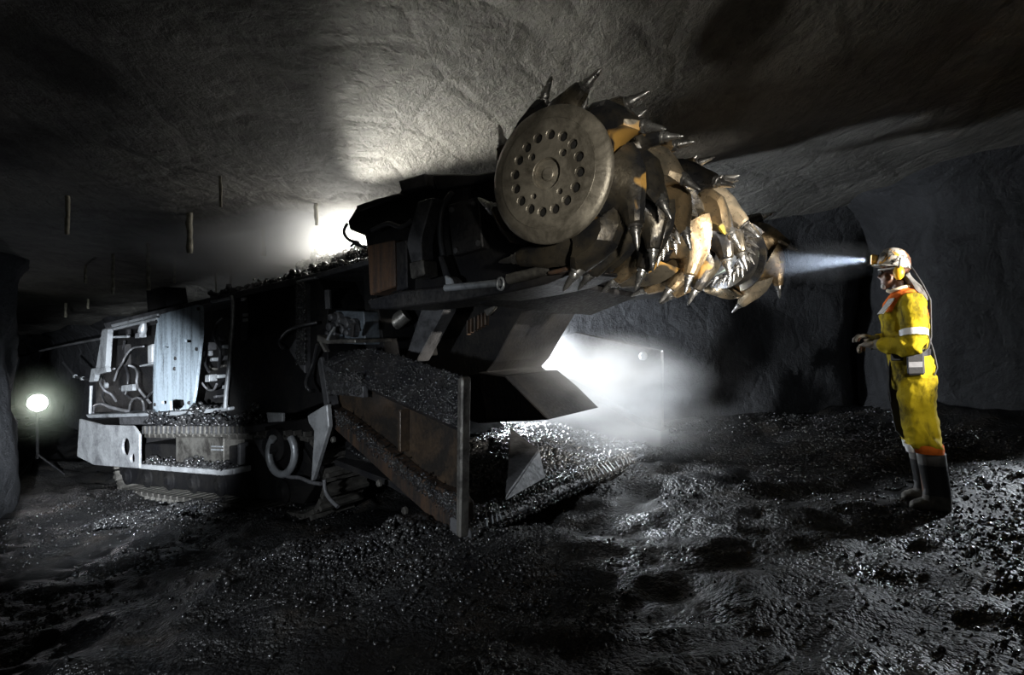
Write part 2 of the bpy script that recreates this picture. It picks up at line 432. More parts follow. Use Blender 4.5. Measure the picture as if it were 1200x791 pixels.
def wall(name, pts, label, zlo=-3.2, curve=0.55, n=60, mat='rib_rock', seed=0.0):
    pts = [V((x, y, 0)) for x, y in pts]
    L = [0]
    for a, b in zip(pts, pts[1:]): L.append(L[-1]+(b-a).length)
    us = np.linspace(0, L[-1], n); vsn = np.linspace(0, 1, 44)
    X = np.zeros((44, n)); Y = X.copy(); Z = X.copy()
    px_ = np.interp(us, L, [p.x for p in pts]); py_ = np.interp(us, L, [p.y for p in pts])
    for k in range(3):                      # round off the corners
        px_[1:-1] = (px_[:-2]+2*px_[1:-1]+px_[2:])/4; py_[1:-1] = (py_[:-2]+2*py_[1:-1]+py_[2:])/4
    tx_ = np.gradient(px_); ty_ = np.gradient(py_); ln = np.hypot(tx_, ty_); nx_ = ty_/ln; ny_ = -tx_/ln
    s = np.sign(np.sum(nx_*(0.0-px_)+ny_*(3.0-py_))); nx_ = nx_*s; ny_ = ny_*s
    for i, t in enumerate(vsn):
        top = ceil_z(px_, py_)+0.35; z = (zlo+CZ)*(1-t)+top*t
        d = (top-0.35)-z
        off = np.where(d < curve, curve*(1-np.sqrt(np.clip(1-((curve-d)/curve)**2, 0, 1))), 0.0)*0.9
        nz = 0.13*fbm(us*0.9+seed, z*0.9, seed, 4)+0.035*fbm(us*4+seed, z*1.1, seed+3, 3)
        off = off+nz
        X[i] = px_+nx_*off; Y[i] = py_+ny_*off; Z[i] = z
    o = grid_object(name, X, Y, Z, mat); tag(o, label); return o
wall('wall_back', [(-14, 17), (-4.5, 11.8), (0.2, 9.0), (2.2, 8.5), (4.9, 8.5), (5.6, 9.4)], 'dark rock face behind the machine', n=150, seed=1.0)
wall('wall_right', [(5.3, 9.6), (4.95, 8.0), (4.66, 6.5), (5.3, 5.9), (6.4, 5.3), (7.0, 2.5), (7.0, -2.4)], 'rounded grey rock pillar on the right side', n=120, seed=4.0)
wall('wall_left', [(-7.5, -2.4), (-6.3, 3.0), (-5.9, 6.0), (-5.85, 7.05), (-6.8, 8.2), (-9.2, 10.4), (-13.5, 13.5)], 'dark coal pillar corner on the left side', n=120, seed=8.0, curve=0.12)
wall('wall_rear', [(-15, 13), (-15.5, 17.5)], 'far end of the dark heading', n=12, seed=12.0)

# ================================================================== the continuous miner
miner = empty('continuous_miner', O)
tag(miner, 'huge black coal mining machine with spiked cutting drum raised on a boom', 'mining machine')
def plate(name, pts, b, depth, mat, parent=None, bevel=0.008, label=None):
    return MB().prism(Bs(pts, b), d2*depth).build(name, mat, parent or miner, bevel=bevel, label=label)
def holes_plate(name, outer, holes, ext, mat, parent, bevel=0, label=None):
    """flat plate with real holes; outer and holes are point lists in one plane"""
    bm = bmesh.new(); edges = []; og = origin_of(parent)
    for lp in [outer]+holes:
        vs_ = [bm.verts.new(V(p)-og) for p in lp]
        edges += [bm.edges.new((vs_[i], vs_[(i+1) % len(vs_)])) for i in range(len(vs_))]
    bmesh.ops.triangle_fill(bm, use_beauty=True, use_dissolve=False, edges=edges)
    r = bmesh.ops.extrude_face_region(bm, geom=bm.faces[:])
    bmesh.ops.translate(bm, verts=[g for g in r['geom'] if isinstance(g, bmesh.types.BMVert)], vec=V(ext))
    bmesh.ops.recalc_face_normals(bm, faces=bm.faces[:])
    me = bpy.data.meshes.new(name); bm.to_mesh(me); bm.free(); me.materials.append(M[mat])
    o = bpy.data.objects.new(name, me); C.objects.link(o); o.parent = parent
    if bevel:
        bv = o.modifiers.new('bevel', 'BEVEL'); bv.width = bevel; bv.segments = 1; bv.limit_method = 'ANGLE'; bv.angle_limit = math.radians(40)
    if label: o['label'] = label
    return o
def ell(u, v, ru, rv, b, n=16):
    return [B(u+ru*math.cos(2*math.pi*k/n), v+rv*math.sin(2*math.pi*k/n), b) for k in range(n)]

# ---- chassis
plate('chassis', [(126, 392), (436, 318), (452, 420), (440, 520), (380, 575), (262, 560), (165, 552), (150, 500), (112, 484), (112, 440)], 0.88, 1.7, 'black_steel')
roof = plate('roof_plate', [(121, 379), (180, 364), (240, 350), (372, 319), (434, 303), (434, 309), (372, 326), (240, 357), (180, 371), (124, 386)], 0.42, 2.15, 'dusty_steel', label='sloping roof plate dusted with coal')
for pts in ([(130, 380.5), (184, 367.5), (184, 370), (131, 383.5)], [(131, 384.5), (183, 372), (183, 374.5), (131, 387)], [(246, 352.5), (270, 347.5), (270, 350), (247, 355)], [(346, 329), (369, 324), (369, 326.5), (347, 331.5)]):
    plate('edge_strip', pts, 0.40, 0.05, 'bright_steel', bevel=0.003)
plate('rear_post', [(119.5, 386), (126.5, 384), (123.5, 432), (112, 432)], 0.43, 0.07, 'bright_steel')
plate('hinge_block', [(107, 432), (124, 430), (125, 436), (112, 439), (110, 447), (104, 448)], 0.42, 0.06, 'bright_steel')
MB().tube([B(107, 452, 0.45), B(105.5, 486, 0.45)], 0.02, 8).build('rear_rod', 'bright_steel', miner, smooth=40)
plate('rear_cabin_box', [(171, 340), (192, 336), (196, 362), (173, 366)], 1.0, 0.3, 'black_steel', label='small upright box on the roof')

# ---- rear bumper with two holes
bo = [(93, 491), (120, 498), (156, 499), (163, 509), (163, 549), (110, 545), (90, 535)]
holes_plate('bumper', Bs(bo, 0.26), [ell(147.3, 523.5, 4.4, 10.5, 0.26), ell(155, 537, 2.6, 5.5, 0.26)], d2*0.03, 'bumper_paint', miner, 0.006, 'pale scratched bumper plate with two holes')
plate('bumper_core', [(96, 494), (160, 502), (160, 546), (112, 542), (94, 534)], 0.40, 0.6, 'black_steel')
plate('bumper_step', [(100, 486), (172, 484), (174, 488), (103, 490)], 0.30, 0.55, 'bright_steel')
plate('step_block', [(139, 489), (173, 488.5), (174, 497.5), (140, 498)], 0.32, 0.3, 'dusty_steel')

# ---- ledge, tool box, lower rail
plate('side_ledge', [(166, 499), (285, 500), (287, 508.5), (166, 508.5)], 0.28, 0.62, 'dusty_steel', label='narrow side ledge heaped with coal')
for k in range(22):
    u = 168+k*5.4; plate('grating_bar', [(u, 499.6), (u+1.2, 499.6), (u+1.2, 508.2), (u, 508.2)], 0.265, 0.02, 'worn_edge', bevel=0)
plate('tool_box', [(206, 512), (262, 513), (262, 551), (206, 548)], 0.40, 0.4, 'worn_edge')
plate('box_strip', [(247, 526), (260, 526.5), (260, 528.5), (247, 528)], 0.385, 0.03, 'bright_steel', bevel=0.003)
plate('box_strip', [(247, 522.5), (260, 523), (260, 524.5), (247, 524)], 0.385, 0.03, 'bright_steel', bevel=0.003)
plate('lower_rail', [(163, 544), (205, 547), (258, 551), (274, 549), (274, 556), (258, 557.5), (163, 549.5)], 0.28, 0.55, 'bumper_paint')
plate('rail_post', [(278, 520), (281, 520), (281, 545), (278, 545)], 0.40, 0.1, 'dusty_steel')

# ---- open bay with hoses, loose door, second bay, standing pipe
plate('bay_sill', [(178, 484), (230, 480.5), (268, 477), (268, 481), (230, 485.5), (178, 488.5)], 0.40, 0.5, 'bright_steel')
plate('bay_back', [(128, 390), (270, 352), (266, 480), (110, 484)], 0.80, 0.06, 'black_steel')
door_pts = [(184, 375), (189, 368), (231, 357), (235, 359), (236, 364), (236, 392), (229, 455), (225, 479), (179, 483), (179, 446), (181, 401)]
hole1 = [(191, 405), (193.5, 404.5), (195.5, 406.5), (197.5, 405), (197.5, 407.5), (193, 408)]
hole2 = [(216, 397.5), (220, 398), (224, 398.5), (224.5, 401), (216.5, 401.5)]
hole3 = [(189.5, 470), (195, 469.5), (195, 473.5), (189.5, 473.5)]
hole4 = [(199, 470), (203, 468), (215, 468.5), (216, 474), (211, 480), (199.5, 481)]
door = holes_plate('loose_door', Bs(door_pts, 0.38), [Bs(h, 0.38) for h in (hole1, hole2, hole3, hole4)], d2*0.03, 'door_paint', miner, 0.005, 'pale blue-grey scuffed steel door panel')
for u, v in ((184, 377), (233, 362), (182, 474), (222, 472), (206, 420), (205, 432), (231, 409)):
    MB().lathe(B(u, v, 0.38), -d2, [(0, 0.022), (0.012, 0.022), (0.018, 0.014)], 6).build('door_bolt', 'dark_steel', door)
MB().tube([B(271, 347, 0.40), B(273, 355, 0.40), B(272.5, 380, 0.40), B(270.5, 402, 0.39), B(268.5, 430, 0.38), B(265, 460, 0.38), B(264, 478, 0.38)], 0.022, 8).build('standing_pipe', 'bright_steel', miner, smooth=50, label='pale upright pipe beside the door')
def hose(pts, b, r, mat='hose', name='hose', wob=0.06):
    # smooth curve through pixel points of the plane b
    q = [B(u, v, b+wob*math.sin(1.7*i)) for i, (u, v) in enumerate(pts)]
    out = []
    for i in range(len(q)-1):
        p0 = q[max(i-1, 0)]; p1 = q[i]; p2 = q[i+1]; p3 = q[min(i+2, len(q)-1)]
        for k in range(5):
            t = k/5; out.append(0.5*((2*p1)+(p2-p0)*t+(2*p0-5*p1+4*p2-p3)*t*t+(3*p1-p0-3*p2+p3)*t**3))
    out.append(q[-1])
    return MB().tube(out, r, 7).build(name, mat, miner, smooth=60)
hose([(168, 406), (156, 408), (148, 416), (143, 426), (138, 434), (134, 446)], 0.62, 0.014, 'grey_hose')
hose([(150, 428), (158, 431), (161, 438), (160, 448), (164, 458), (176, 472)], 0.58, 0.016, 'grey_hose')
hose([(134, 432), (121, 436), (117, 446), (122, 457), (130, 462), (136, 470)], 0.55, 0.015, 'grey_hose')
hose([(108, 484), (111, 476), (120, 473.5), (132, 478), (150, 482)], 0.50, 0.024, 'grey_hose')
hose([(151, 484), (153, 472), (160, 466), (167, 470), (169, 482)], 0.55, 0.014, 'grey_hose')
hose([(118, 440), (124, 452), (120, 464), (126, 474), (140, 480)], 0.66, 0.016)
hose([(146, 400), (144, 420), (150, 440), (147, 462)], 0.7, 0.018)
hose([(140, 455), (152, 466), (168, 468), (178, 460)], 0.6, 0.014)
plate('bay_rail', [(128, 394), (149, 393), (149, 395.5), (128, 396.5)], 0.5, 0.04, 'bright_steel')
plate('bay_strut', [(147, 386), (150, 385), (150, 396), (147, 396)], 0.6, 0.04, 'dark_steel')
plate('gauge_plate', [(142, 452), (155, 450), (155.5, 458), (142, 459)], 0.52, 0.05, 'bright_steel')
plate('bay_bracket', [(173, 405), (178, 403), (178, 425), (173, 426)], 0.55, 0.05, 'bumper_paint')
plate('bay_shelf', [(163, 428), (178, 425), (178, 427), (163, 430)], 0.5, 0.2, 'bright_steel')
MB().lathe(B(167, 387, 0.5), V((0.2, 0, 1)), [(-0.09, 0.03), (-0.02, 0.05), (0.03, 0.05), (0.10, 0.028), (0.13, 0.018)], 12).build('work_lamp_head', 'bright_steel', miner, smooth=40)
MB().box(B(165, 393, 0.5), d1*0.07, d2*0.04, zz*0.03).build('lamp_bracket', 'bright_steel', miner, bevel=0.005)
MB().lathe(B(126, 451.5, 0.5), -d2, [(0, 0.04), (0.03, 0.04), (0.04, 0.02)], 10).build('valve_knob', 'bright_steel', miner)
plate('bay_tank', [(137, 405), (146, 403), (146, 428), (138, 428)], 0.72, 0.1, 'dark_steel')
# second bay components
random.seed(3)
for u, v, w, h in ((241, 402, 3, 9), (238, 412, 2, 6), (246, 420, 3, 4), (256, 418, 3, 5), (258, 428, 4, 3), (252, 440, 3, 4), (243, 432, 3, 3), (259, 405, 2, 4), (260, 452, 4, 4), (250, 464, 3, 3), (240, 440, 5, 8), (254, 395, 3, 5)):
    plate('bay_fitting', [(u, v), (u+w, v-1), (u+w, v+h-1), (u, v+h)], 0.66, 0.1, random.choice(['dusty_steel', 'worn_edge', 'bright_steel']), bevel=0.006)
hose([(236, 448), (243, 456), (250, 457), (254, 450)], 0.55, 0.012, 'grey_hose')
hose([(239, 400), (242, 412), (240, 425), (245, 436)], 0.6, 0.014)
hose([(262, 372), (254, 380), (252, 395), (258, 412), (256, 430)], 0.62, 0.016)

# ---- blank side panel, coal caked gusset, cable loop
plate('side_panel', [(276, 346), (345, 330), (372, 325), (384, 352), (384, 470), (345, 484), (268, 486), (266, 478)], 0.46, 0.42, 'black_steel', label='blank black side panel')
plate('side_hatch', [(280, 352), (289, 350), (289, 398), (282, 399)], 0.44, 0.03, 'dark_steel')
for u, v in ((286, 369), (286, 375), (284, 350.5)):
    plate('hatch_latch', [(u-2, v-1.5), (u+2, v-2), (u+2, v+1.5), (u-2, v+2)], 0.425, 0.03, 'bright_steel', bevel=0.003)
plate('gusset', [(346, 334), (357, 331), (357, 438), (352, 432), (338, 410), (347, 395)], 0.40, 0.08, 'dusty_steel', label='coal caked upright gusset')
hose([(331, 408), (328, 400), (336, 389), (350, 382.5), (372, 378)], 0.36, 0.016)
hose([(372, 404), (367, 425), (359, 446), (362, 457), (368, 458)], 0.33, 0.016)
MB().tube([B(384, 340, 0.43), B(385, 362, 0.43)], 0.03, 8).build('valve_rod', 'dusty_steel', miner, smooth=40)
# valve bank
vb = plate('valve_bank', [(393, 364), (426, 365), (428, 404), (393, 402)], 0.44, 0.3, 'blue_grey', label='blue-grey valve bank above the pan side')
for u, v, r in ((399, 372, 0.05), (397, 383, 0.06), (404, 386, 0.045), (418, 380, 0.05), (418, 390, 0.04), (409, 376, 0.035), (395, 391, 0.04)):
    MB().lathe(B(u, v, 0.44), -d2, [(0, r), (0.05, r), (0.06, r*0.75), (0.11, r*0.6), (0.12, r*0.3)], 10).build('valve', 'dusty_steel', vb, smooth=35)
plate('control_tray', [(371, 392), (384, 398), (416, 397.5), (416, 402), (382, 403), (371, 400)], 0.22, 0.4, 'worn_edge')
plate('tray_post', [(372, 399), (375, 400), (382, 412), (379, 413)], 0.22, 0.05, 'worn_edge')
MB().tube([B(384, 398, 0.2), B(388, 390, 0.25), B(392, 384, 0.3)], 0.012, 7).build('lever', 'bright_steel', vb)
MB().tube([B(413, 394, 0.28), B(414.5, 380, 0.26), B(419, 378, 0.26), B(421, 388, 0.28)], 0.018, 7).build('lever', 'dark_steel', vb)
# ---- wheel arch: triangular plate, ring, small plate, torn white bracket
plate('skirt_plate', [(285, 505), (380, 486), (386, 560), (365, 570), (325, 556), (290, 556)], 0.50, 0.35, 'black_steel')
plate('corner_gusset', [(295.5, 514), (315, 515), (316, 545), (312, 543)], 0.38, 0.05, 'dusty_steel')
plate('name_plate', [(312, 483.5), (331, 484), (331, 494), (314, 495)], 0.42, 0.03, 'bumper_paint', bevel=0.004)
ring = [B(330.5+15*math.sin(t)*1.0, 531+25*-math.cos(t), 0.36) for t in np.linspace(0.75, 2*math.pi-0.75, 22)]
MB().tube(ring, 0.036, 8).build('lifting_ring', 'bright_steel', miner, smooth=50, label='coal crusted ring shackle')
MB().lathe(B(330, 520, 0.50), -d2, [(0, 0.16), (0.08, 0.16), (0.10, 0.10), (0.16, 0.08)], 16).build('ring_boss', 'dark_steel', miner, smooth=35)
plate('torn_bracket', [(360, 487), (378, 476), (383, 474), (385, 500), (376, 530), (366, 563), (364, 564), (367, 520), (367.5, 505), (361, 495)], 0.30, 0.05, 'bumper_paint', label='torn pale bracket plate')
hose([(329, 556), (340, 559), (352, 560), (364, 565), (376, 567)], 0.36, 0.018, 'grey_hose', 'drag_chain', 0.0)
hose([(380, 562), (381, 574), (386, 584), (396, 594)], 0.32, 0.018, 'grey_hose', 'drag_chain', 0.0)

# ---- crawler tracks
def track(b0, name):
    tc = [(B(170, 548, 0.3), None)]
    a0 = 2.35; R = 0.36; a1 = 6.45-R
    path = []
    cz_ = -0.16
    def pt(a, c): return mp(a, b0, c)
    n1 = 44; L = a1-a0
    base = 0.33
    for k in range(200):
        pass
    # closed outline: bottom run, rear curve, top run, front curve
    segs = []
    for k in range(40): segs.append((a0+L*k/40, cz_))
    for k in range(12):
        t = -math.pi/2+math.pi*k/12; segs.append((a1+R*math.cos(t), cz_+R+R*math.sin(t)))
    for k in range(40): segs.append((a1-L*k/40, cz_+2*R))
    for k in range(12):
        t = math.pi/2+math.pi*k/12; segs.append((a0+R*math.cos(t), cz_+R+R*math.sin(t)))
    fr = MB().prism([pt(a, c) for a, c in [(a0, cz_+0.10), (a1, cz_+0.10), (a1+R*0.72, cz_+R*0.6), (a1+R*0.8, cz_+R), (a1+R*0.6, cz_+R*1.6), (a1, cz_+2*R-0.1), (a0, cz_+2*R-0.1), (a0-R*0.7, cz_+R)]], d2*0.42).build(name, 'black_steel', miner, bevel=0.01)
    shoe = MB().box((0, 0.21, 0), (0.062, 0, 0), (0, 0.24, 0), (0, 0, 0.022)).box((0, 0.21, 0.035), (0.018, 0, 0), (0, 0.24, 0), (0, 0, 0.03)).mesh('track_shoe', 'worn_edge')
    pl = [pt(a, c) for a, c in segs]; cum = [0]
    for i in range(len(pl)): cum.append(cum[-1]+(pl[(i+1) % len(pl)]-pl[i]).length)
    N = int(cum[-1]/0.15)
    cen = sum(pl, V())/len(pl)
    for k in range(N):
        s_ = cum[-1]*k/N
        i = max(j for j in range(len(pl)) if cum[j] <= s_)
        p = pl[i].lerp(pl[(i+1) % len(pl)], (s_-cum[i])/(cum[i+1]-cum[i]))
        t = (pl[(i+1) % len(pl)]-pl[i]).normalized(); n_ = t.cross(d2).normalized()
        m = Matrix((( t.x, d2.x, n_.x, p.x), (t.y, d2.y, n_.y, p.y), (t.z, d2.z, n_.z, p.z), (0, 0, 0, 1)))
        inst('track_shoe', shoe, fr, m)
    for a in np.linspace(a0+0.3, a1, 7):
        MB().lathe(pt(a, cz_+0.2), -d2, [(0, 0.12), (0.02, 0.12), (0.03, 0.07), (0.05, 0.05)], 14).build('track_roller', 'black_steel', fr, smooth=35)
    return fr
track(0.46, 'crawler_track')
track(2.35, 'crawler_track')

# ---- hoses and lines trailing behind the machine
hose([(0, 424), (40, 413), (75, 405), (118, 397)], 1.2, 0.022, 'grey_hose', 'trailing_line', 0)
hose([(74, 425), (82, 434), (88, 441), (97, 443), (106, 446)], 0.9, 0.022, 'hose', 'trailing_line', 0)
for u, v in ((88, 441), (97, 443.5)):
    MB().lathe(B(u, v, 0.9), d1, [(-0.03, 0.03), (0.03, 0.03)], 8).build('line_coupling', 'bright_steel', miner)

# ================================================================== gathering pan
# near side wing: flares from the body (b=0.45) to the front corner (b=0)
W0 = mp(0, 0, 0); W1 = B(379, 470, 0.45)
wd = V((W1.x-W0.x, W1.y-W0.y, 0)).normalized(); wn = wd.cross(zz).normalized()
if wn.dot(d2) < 0: wn = -wn                                  # wn points inwards
def Wp(u, v, off=0.0):
    p0 = W0+wn*off; r = ray(u, v); c0 = V((0, 0, CZ))
    return c0+r*((p0-c0).dot(wn)/r.dot(wn))
wing = MB().prism([Wp(u, v, 0.10) for u, v in [(378, 446), (430, 455), (480, 478), (541, 505), (541, 626), (520, 622), (383, 492)]], wn*0.05).build('pan_side', 'brown_pan', miner, bevel=0.006, label='near side plate of the gathering pan with a brown reflection painted into its recess')
# tilted top strip between the outer fold line and the inner top edge
outer = [Wp(u, v, 0.0) for u, v in [(376, 424), (384, 430), (450, 463), (520, 494), (541, 503)]]
inner = [Wp(u, v, 0.16) for u, v in [(400, 413), (438, 408), (478, 420), (520, 434), (541, 441)]]
MB().loft([[o_, i_, i_+wn*0.05-zz*0.03, o_+wn*0.06-zz*0.05] for o_, i_ in zip(outer, inner)]).build('pan_top_rail', 'dark_steel', wing, bevel=0.006)
# lower face strip hanging under the fold
low1 = [(376, 424), (390, 434), (425, 452), (425, 466), (404, 463), (386, 462), (379, 440)]
MB().prism([Wp(u, v, -0.005) for u, v in low1], wn*0.05).build('pan_rib', 'dusty_steel', wing, bevel=0.004)
MB().prism([Wp(u, v, 0.0) for u, v in [(381, 474), (400, 484), (440, 516), (480, 551), (505, 568), (534, 580), (541, 590), (543, 632), (528, 627), (480, 585), (430, 538), (386, 498)]], wn*0.10).build('pan_bottom_rail', 'rust_steel', wing, bevel=0.008)
MB().prism([Wp(u, v, -0.02) for u, v in [(371, 421), (376, 418), (388, 492), (384, 494), (380, 478)]], wn*0.10).build('pan_hinge_edge', 'dusty_steel', wing, bevel=0.006)
MB().prism([Wp(u, v, 0.02) for u, v in [(466, 480), (469, 480), (469, 530), (466, 528)]], wn*0.08).build('pan_rib', 'brown_pan', wing, bevel=0.004)
for u, v in ((392, 515), (446, 566), (476, 598), (483, 608), (384, 500), (389, 506)):
    MB().lathe(Wp(u, v, 0.0), -wn, [(0, 0.03), (0.02, 0.03), (0.03, 0.02)], 6).build('pan_bolt', 'worn_edge', wing)
bar = [(535.5, 446), (537, 442), (540, 440.5), (541.5, 444), (541.5, 450), (540, 560), (538.5, 632), (533.5, 628)]
MB().prism([Wp(u, v, -0.06) for u, v in bar], wn*0.075).build('pan_front_post', 'worn_edge', wing, bevel=0.012, label='worn vertical front edge of the near pan side')

# pan floor and lip
PW = 3.25
pf = []
for a, c in ((0.0, 0.02), (0.18, 0.10), (1.0, 0.26), (1.95, 0.36)):
    fl_ = 0.08+0.22*a
    pf.append([mp(a, fl_, c), mp(a, PW-0.02, c), mp(a, PW-0.02, c-0.05), mp(a, fl_, c-0.05)])
MB().loft(pf).build('pan_floor', 'dark_steel', miner)
lip = MB().prism([mp(-0.06, 0, -0.01), mp(-0.06, 0, 0.05), mp(0.02, 0, 0.12), mp(0.12, 0, 0.13), mp(0.12, 0, 0.0)], d2*(PW-0.05)).build('pan_lip', 'dusty_steel', miner, bevel=0.008, label='front lip of the gathering pan')
for b in [0.16, 0.22, 0.27, 0.31]+[1.55+0.082*k+0.02*math.sin(5*k) for k in range(11)]:
    MB().beam(mp(-0.07, b, 0.050), mp(0.015, b+0.05+0.04*math.sin(9*b), 0.128), 0.008, 0.010).build('lip_weld', 'bright_steel', lip)
MB().prism([mp(1.2, 0.58, 0.3), mp(1.9, 0.58, 0.35), mp(1.9, 0.58, 1.0), mp(1.75, 0.58, 1.0)], d2*1.6).build('pan_rear_plate', 'black_steel', miner, bevel=0.01)
# wedge shaped gathering arm on the pan
def pan_pt(u, v, c):
    r = ray(u, v); c0 = V((0, 0, CZ)); n = d1.cross(d2).normalized(); p0 = mp(0.3, 0, c)
    return c0+r*((p0-c0).dot(n)/r.dot(n))
w1 = pan_pt(592, 588, 0.13); w2 = pan_pt(640, 560, 0.15); w3 = pan_pt(600, 548, 0.18)
MB().add([w1, w2, w3, w1+zz*0.03, P(632, 527, (w2-V((0, 0, CZ))).y+0.18), P(598, 500, (w3-V((0, 0, CZ))).y+0.2)], [(0, 1, 2), (3, 5, 4), (0, 3, 4, 1), (1, 4, 5, 2), (2, 5, 3, 0)]).build('gathering_wedge', 'dusty_steel', miner, bevel=0.008, label='pale wedge of the gathering arm')
# far side wing
far = [(622, 407), (674, 389), (775, 411), (775.5, 520), (745, 524), (700, 520), (640, 500)]
fw_ = MB().prism(Bs(far, PW), d2*0.07).build('pan_side', 'dusty_steel', miner, bevel=0.01, label='far side plate of the gathering pan seen through dust')
MB().lathe(B(755, 417, PW), -d2, [(0, 0.05), (0.03, 0.05), (0.04, 0.03)], 10).build('pan_bolt', 'bright_steel', fw_)
MB().prism(Bs([(640, 443), (660, 446), (700, 468), (748, 498), (775, 505), (775, 524), (690, 518), (640, 486)], PW-0.25), d2*0.22).build('pan_slope', 'dark_steel', fw_, bevel=0.008)

# ================================================================== conveyor throat, struts under the boom
plate('conveyor_throat', [(484, 424), (520, 364), (640, 344), (690, 344), (612, 366), (596, 394), (580, 424), (570, 436), (576, 441), (590, 441), (614, 462), (642, 492), (560, 496), (480, 470)], 1.25, 0.9, 'black_steel')
plate('boom_strut', [(494, 361), (520, 359), (520, 364), (488, 424), (474, 421)], 0.78, 0.16, 'dusty_steel', label='pale grey slanted strut below the boom')
plate('boom_strut', [(640, 346), (700, 336), (640, 366), (600, 420), (590, 442), (570, 436), (612, 366)], 2.2, 0.2, 'black_steel')
plate('throat_cover', [(560, 436), (592, 441), (642, 491), (570, 492)], 1.15, 0.1, 'black_steel')
for k in range(6):
    u = 546+k*4.2; v = 376-k*2.2
    plate('radiator_bar', [(u, v), (u+1.8, v-1), (u+1.8, v+16), (u, v+17)], 1.20, 0.06, 'rust_steel', bevel=0.004)
plate('radiator_end', [(566, 363), (579, 358), (579, 361), (570, 371)], 1.18, 0.05, 'worn_edge')
MB().tube([B(438, 400, 0.7), B(462, 379, 0.8)], 0.045, 12).tube([B(458, 383, 0.78), B(476, 368, 0.84)], 0.07, 12).build('lift_cylinder', 'worn_edge', miner, smooth=50)
MB().tube([B(436, 378, 0.72), B(440, 368, 0.75)], 0.03, 8).build('red_fitting', 'rust', miner, smooth=50)
plate('boom_pivot', [(428, 340), (500, 350), (480, 420), (436, 440), (424, 400)], 1.0, 0.3, 'black_steel')
plate('front_bulkhead', [(424, 300), (434, 300), (452, 420), (430, 420)], 0.60, 1.8, 'black_steel')

# ================================================================== boom
bm_pts = [(407, 259), (417, 243), (424, 238), (468, 226), (470, 219), (498, 204), (556, 206), (612, 196), (650, 250), (640, 316), (600, 328), (520, 337), (438, 345), (431, 300), (427, 276), (409, 269)]
boom = plate('boom', bm_pts, 0.10, 2.75, 'black_steel', bevel=0.012, label='black box boom carrying the cutting drum')
plate('boom_top_plate', [(417, 241), (440, 233), (467, 226), (467, 230), (438, 241), (418, 249)], 0.05, 0.3, 'dark_steel', boom)
plate('boom_top_plate', [(466, 212), (498, 203), (500, 218), (470, 224)], 0.02, 0.4, 'dusty_steel', boom)
plate('boom_top_plate', [(506, 204), (560, 204), (606, 195), (606, 203), (560, 214), (512, 222)], 0.03, 0.4, 'dark_steel', boom)
plate('motor_cover', [(430, 288), (462, 281), (463, 336), (433, 346)], 0.0, 0.3, 'rust', boom, label='rust brown motor cover')
plate('motor_edge', [(463, 284), (476, 281), (477, 338), (464, 342)], 0.02, 0.25, 'dark_steel', boom)
plate('boom_bracket', [(489, 236), (507, 231), (495, 272), (493, 284), (494, 306), (481, 308), (476, 286), (478, 276)], -0.08, 0.12, 'dusty_steel', boom, label='bent grey bracket on the boom side')
plate('bracket_foot', [(479, 308), (495, 304), (497, 322), (481, 327)], -0.10, 0.14, 'worn_edge', boom)
plate('boom_rib', [(512, 300), (518, 299), (530, 332), (522, 335)], -0.02, 0.1, 'dark_steel', boom)
plate('boom_gusset', [(520, 322), (529, 326), (532, 334), (522, 337)], -0.05, 0.1, 'bright_steel', boom)
plate('boom_side_box', [(524, 240), (560, 230), (566, 290), (530, 300)], 0.03, 0.12, 'dark_steel', boom)
for u, v in ((530, 246), (556, 239), (561, 285), (535, 294)):
    MB().lathe(B(u, v, 0.03), -d2, [(0, 0.02), (0.012, 0.02)], 6).build('boom_bolt', 'dusty_steel', boom)
plate('boom_flange', [(430, 352), (470, 341), (522, 336), (600, 329), (640, 320), (676, 312), (676, 318), (640, 333), (600, 342), (540, 352), (452, 362), (434, 362)], -0.12, 0.5, 'dark_steel', boom, 0.008, 'steel flange along the boom underside')
MB().tube([B(522, 337.5, -0.15), B(560, 334, -0.15), B(588, 331, -0.15)], 0.022, 8).build('boom_pipe', 'bright_steel', boom, smooth=50)
MB().tube([B(596, 327, -0.15), B(618, 322, -0.15), B(640, 316, -0.15)], 0.032, 8).build('boom_pipe', 'worn_edge', boom, smooth=50)
MB().tube([B(586.5+4*math.cos(t), 332.5+7*math.sin(t), -0.17) for t in np.linspace(0, 2*math.pi, 15)[:-1]], 0.008, 6, True).build('lifting_eye', 'bright_steel', boom, smooth=60)
plate('rust_ledge', [(640, 318), (668, 311), (674, 314), (655, 320), (641, 322)], -0.18, 0.2, 'rust', boom)
hose([(407, 262), (403, 270), (405, 277), (411, 282), (420, 284)], 0.0, 0.012, 'hose', 'boom_cable', 0)
hose([(411, 289), (417, 284), (424, 289)], 0.0, 0.010, 'hose', 'boom_cable', 0)
hose([(413, 283), (418, 287), (427, 290)], 0.0, 0.010, 'hose', 'boom_cable', 0)
hose([(436, 270), (455, 262), (470, 266), (484, 258)], -0.02, 0.018, 'hose', 'boom_cable', 0)
hose([(520, 300), (516, 275), (518, 245), (530, 225)], -0.02, 0.02, 'hose', 'boom_cable', 0)

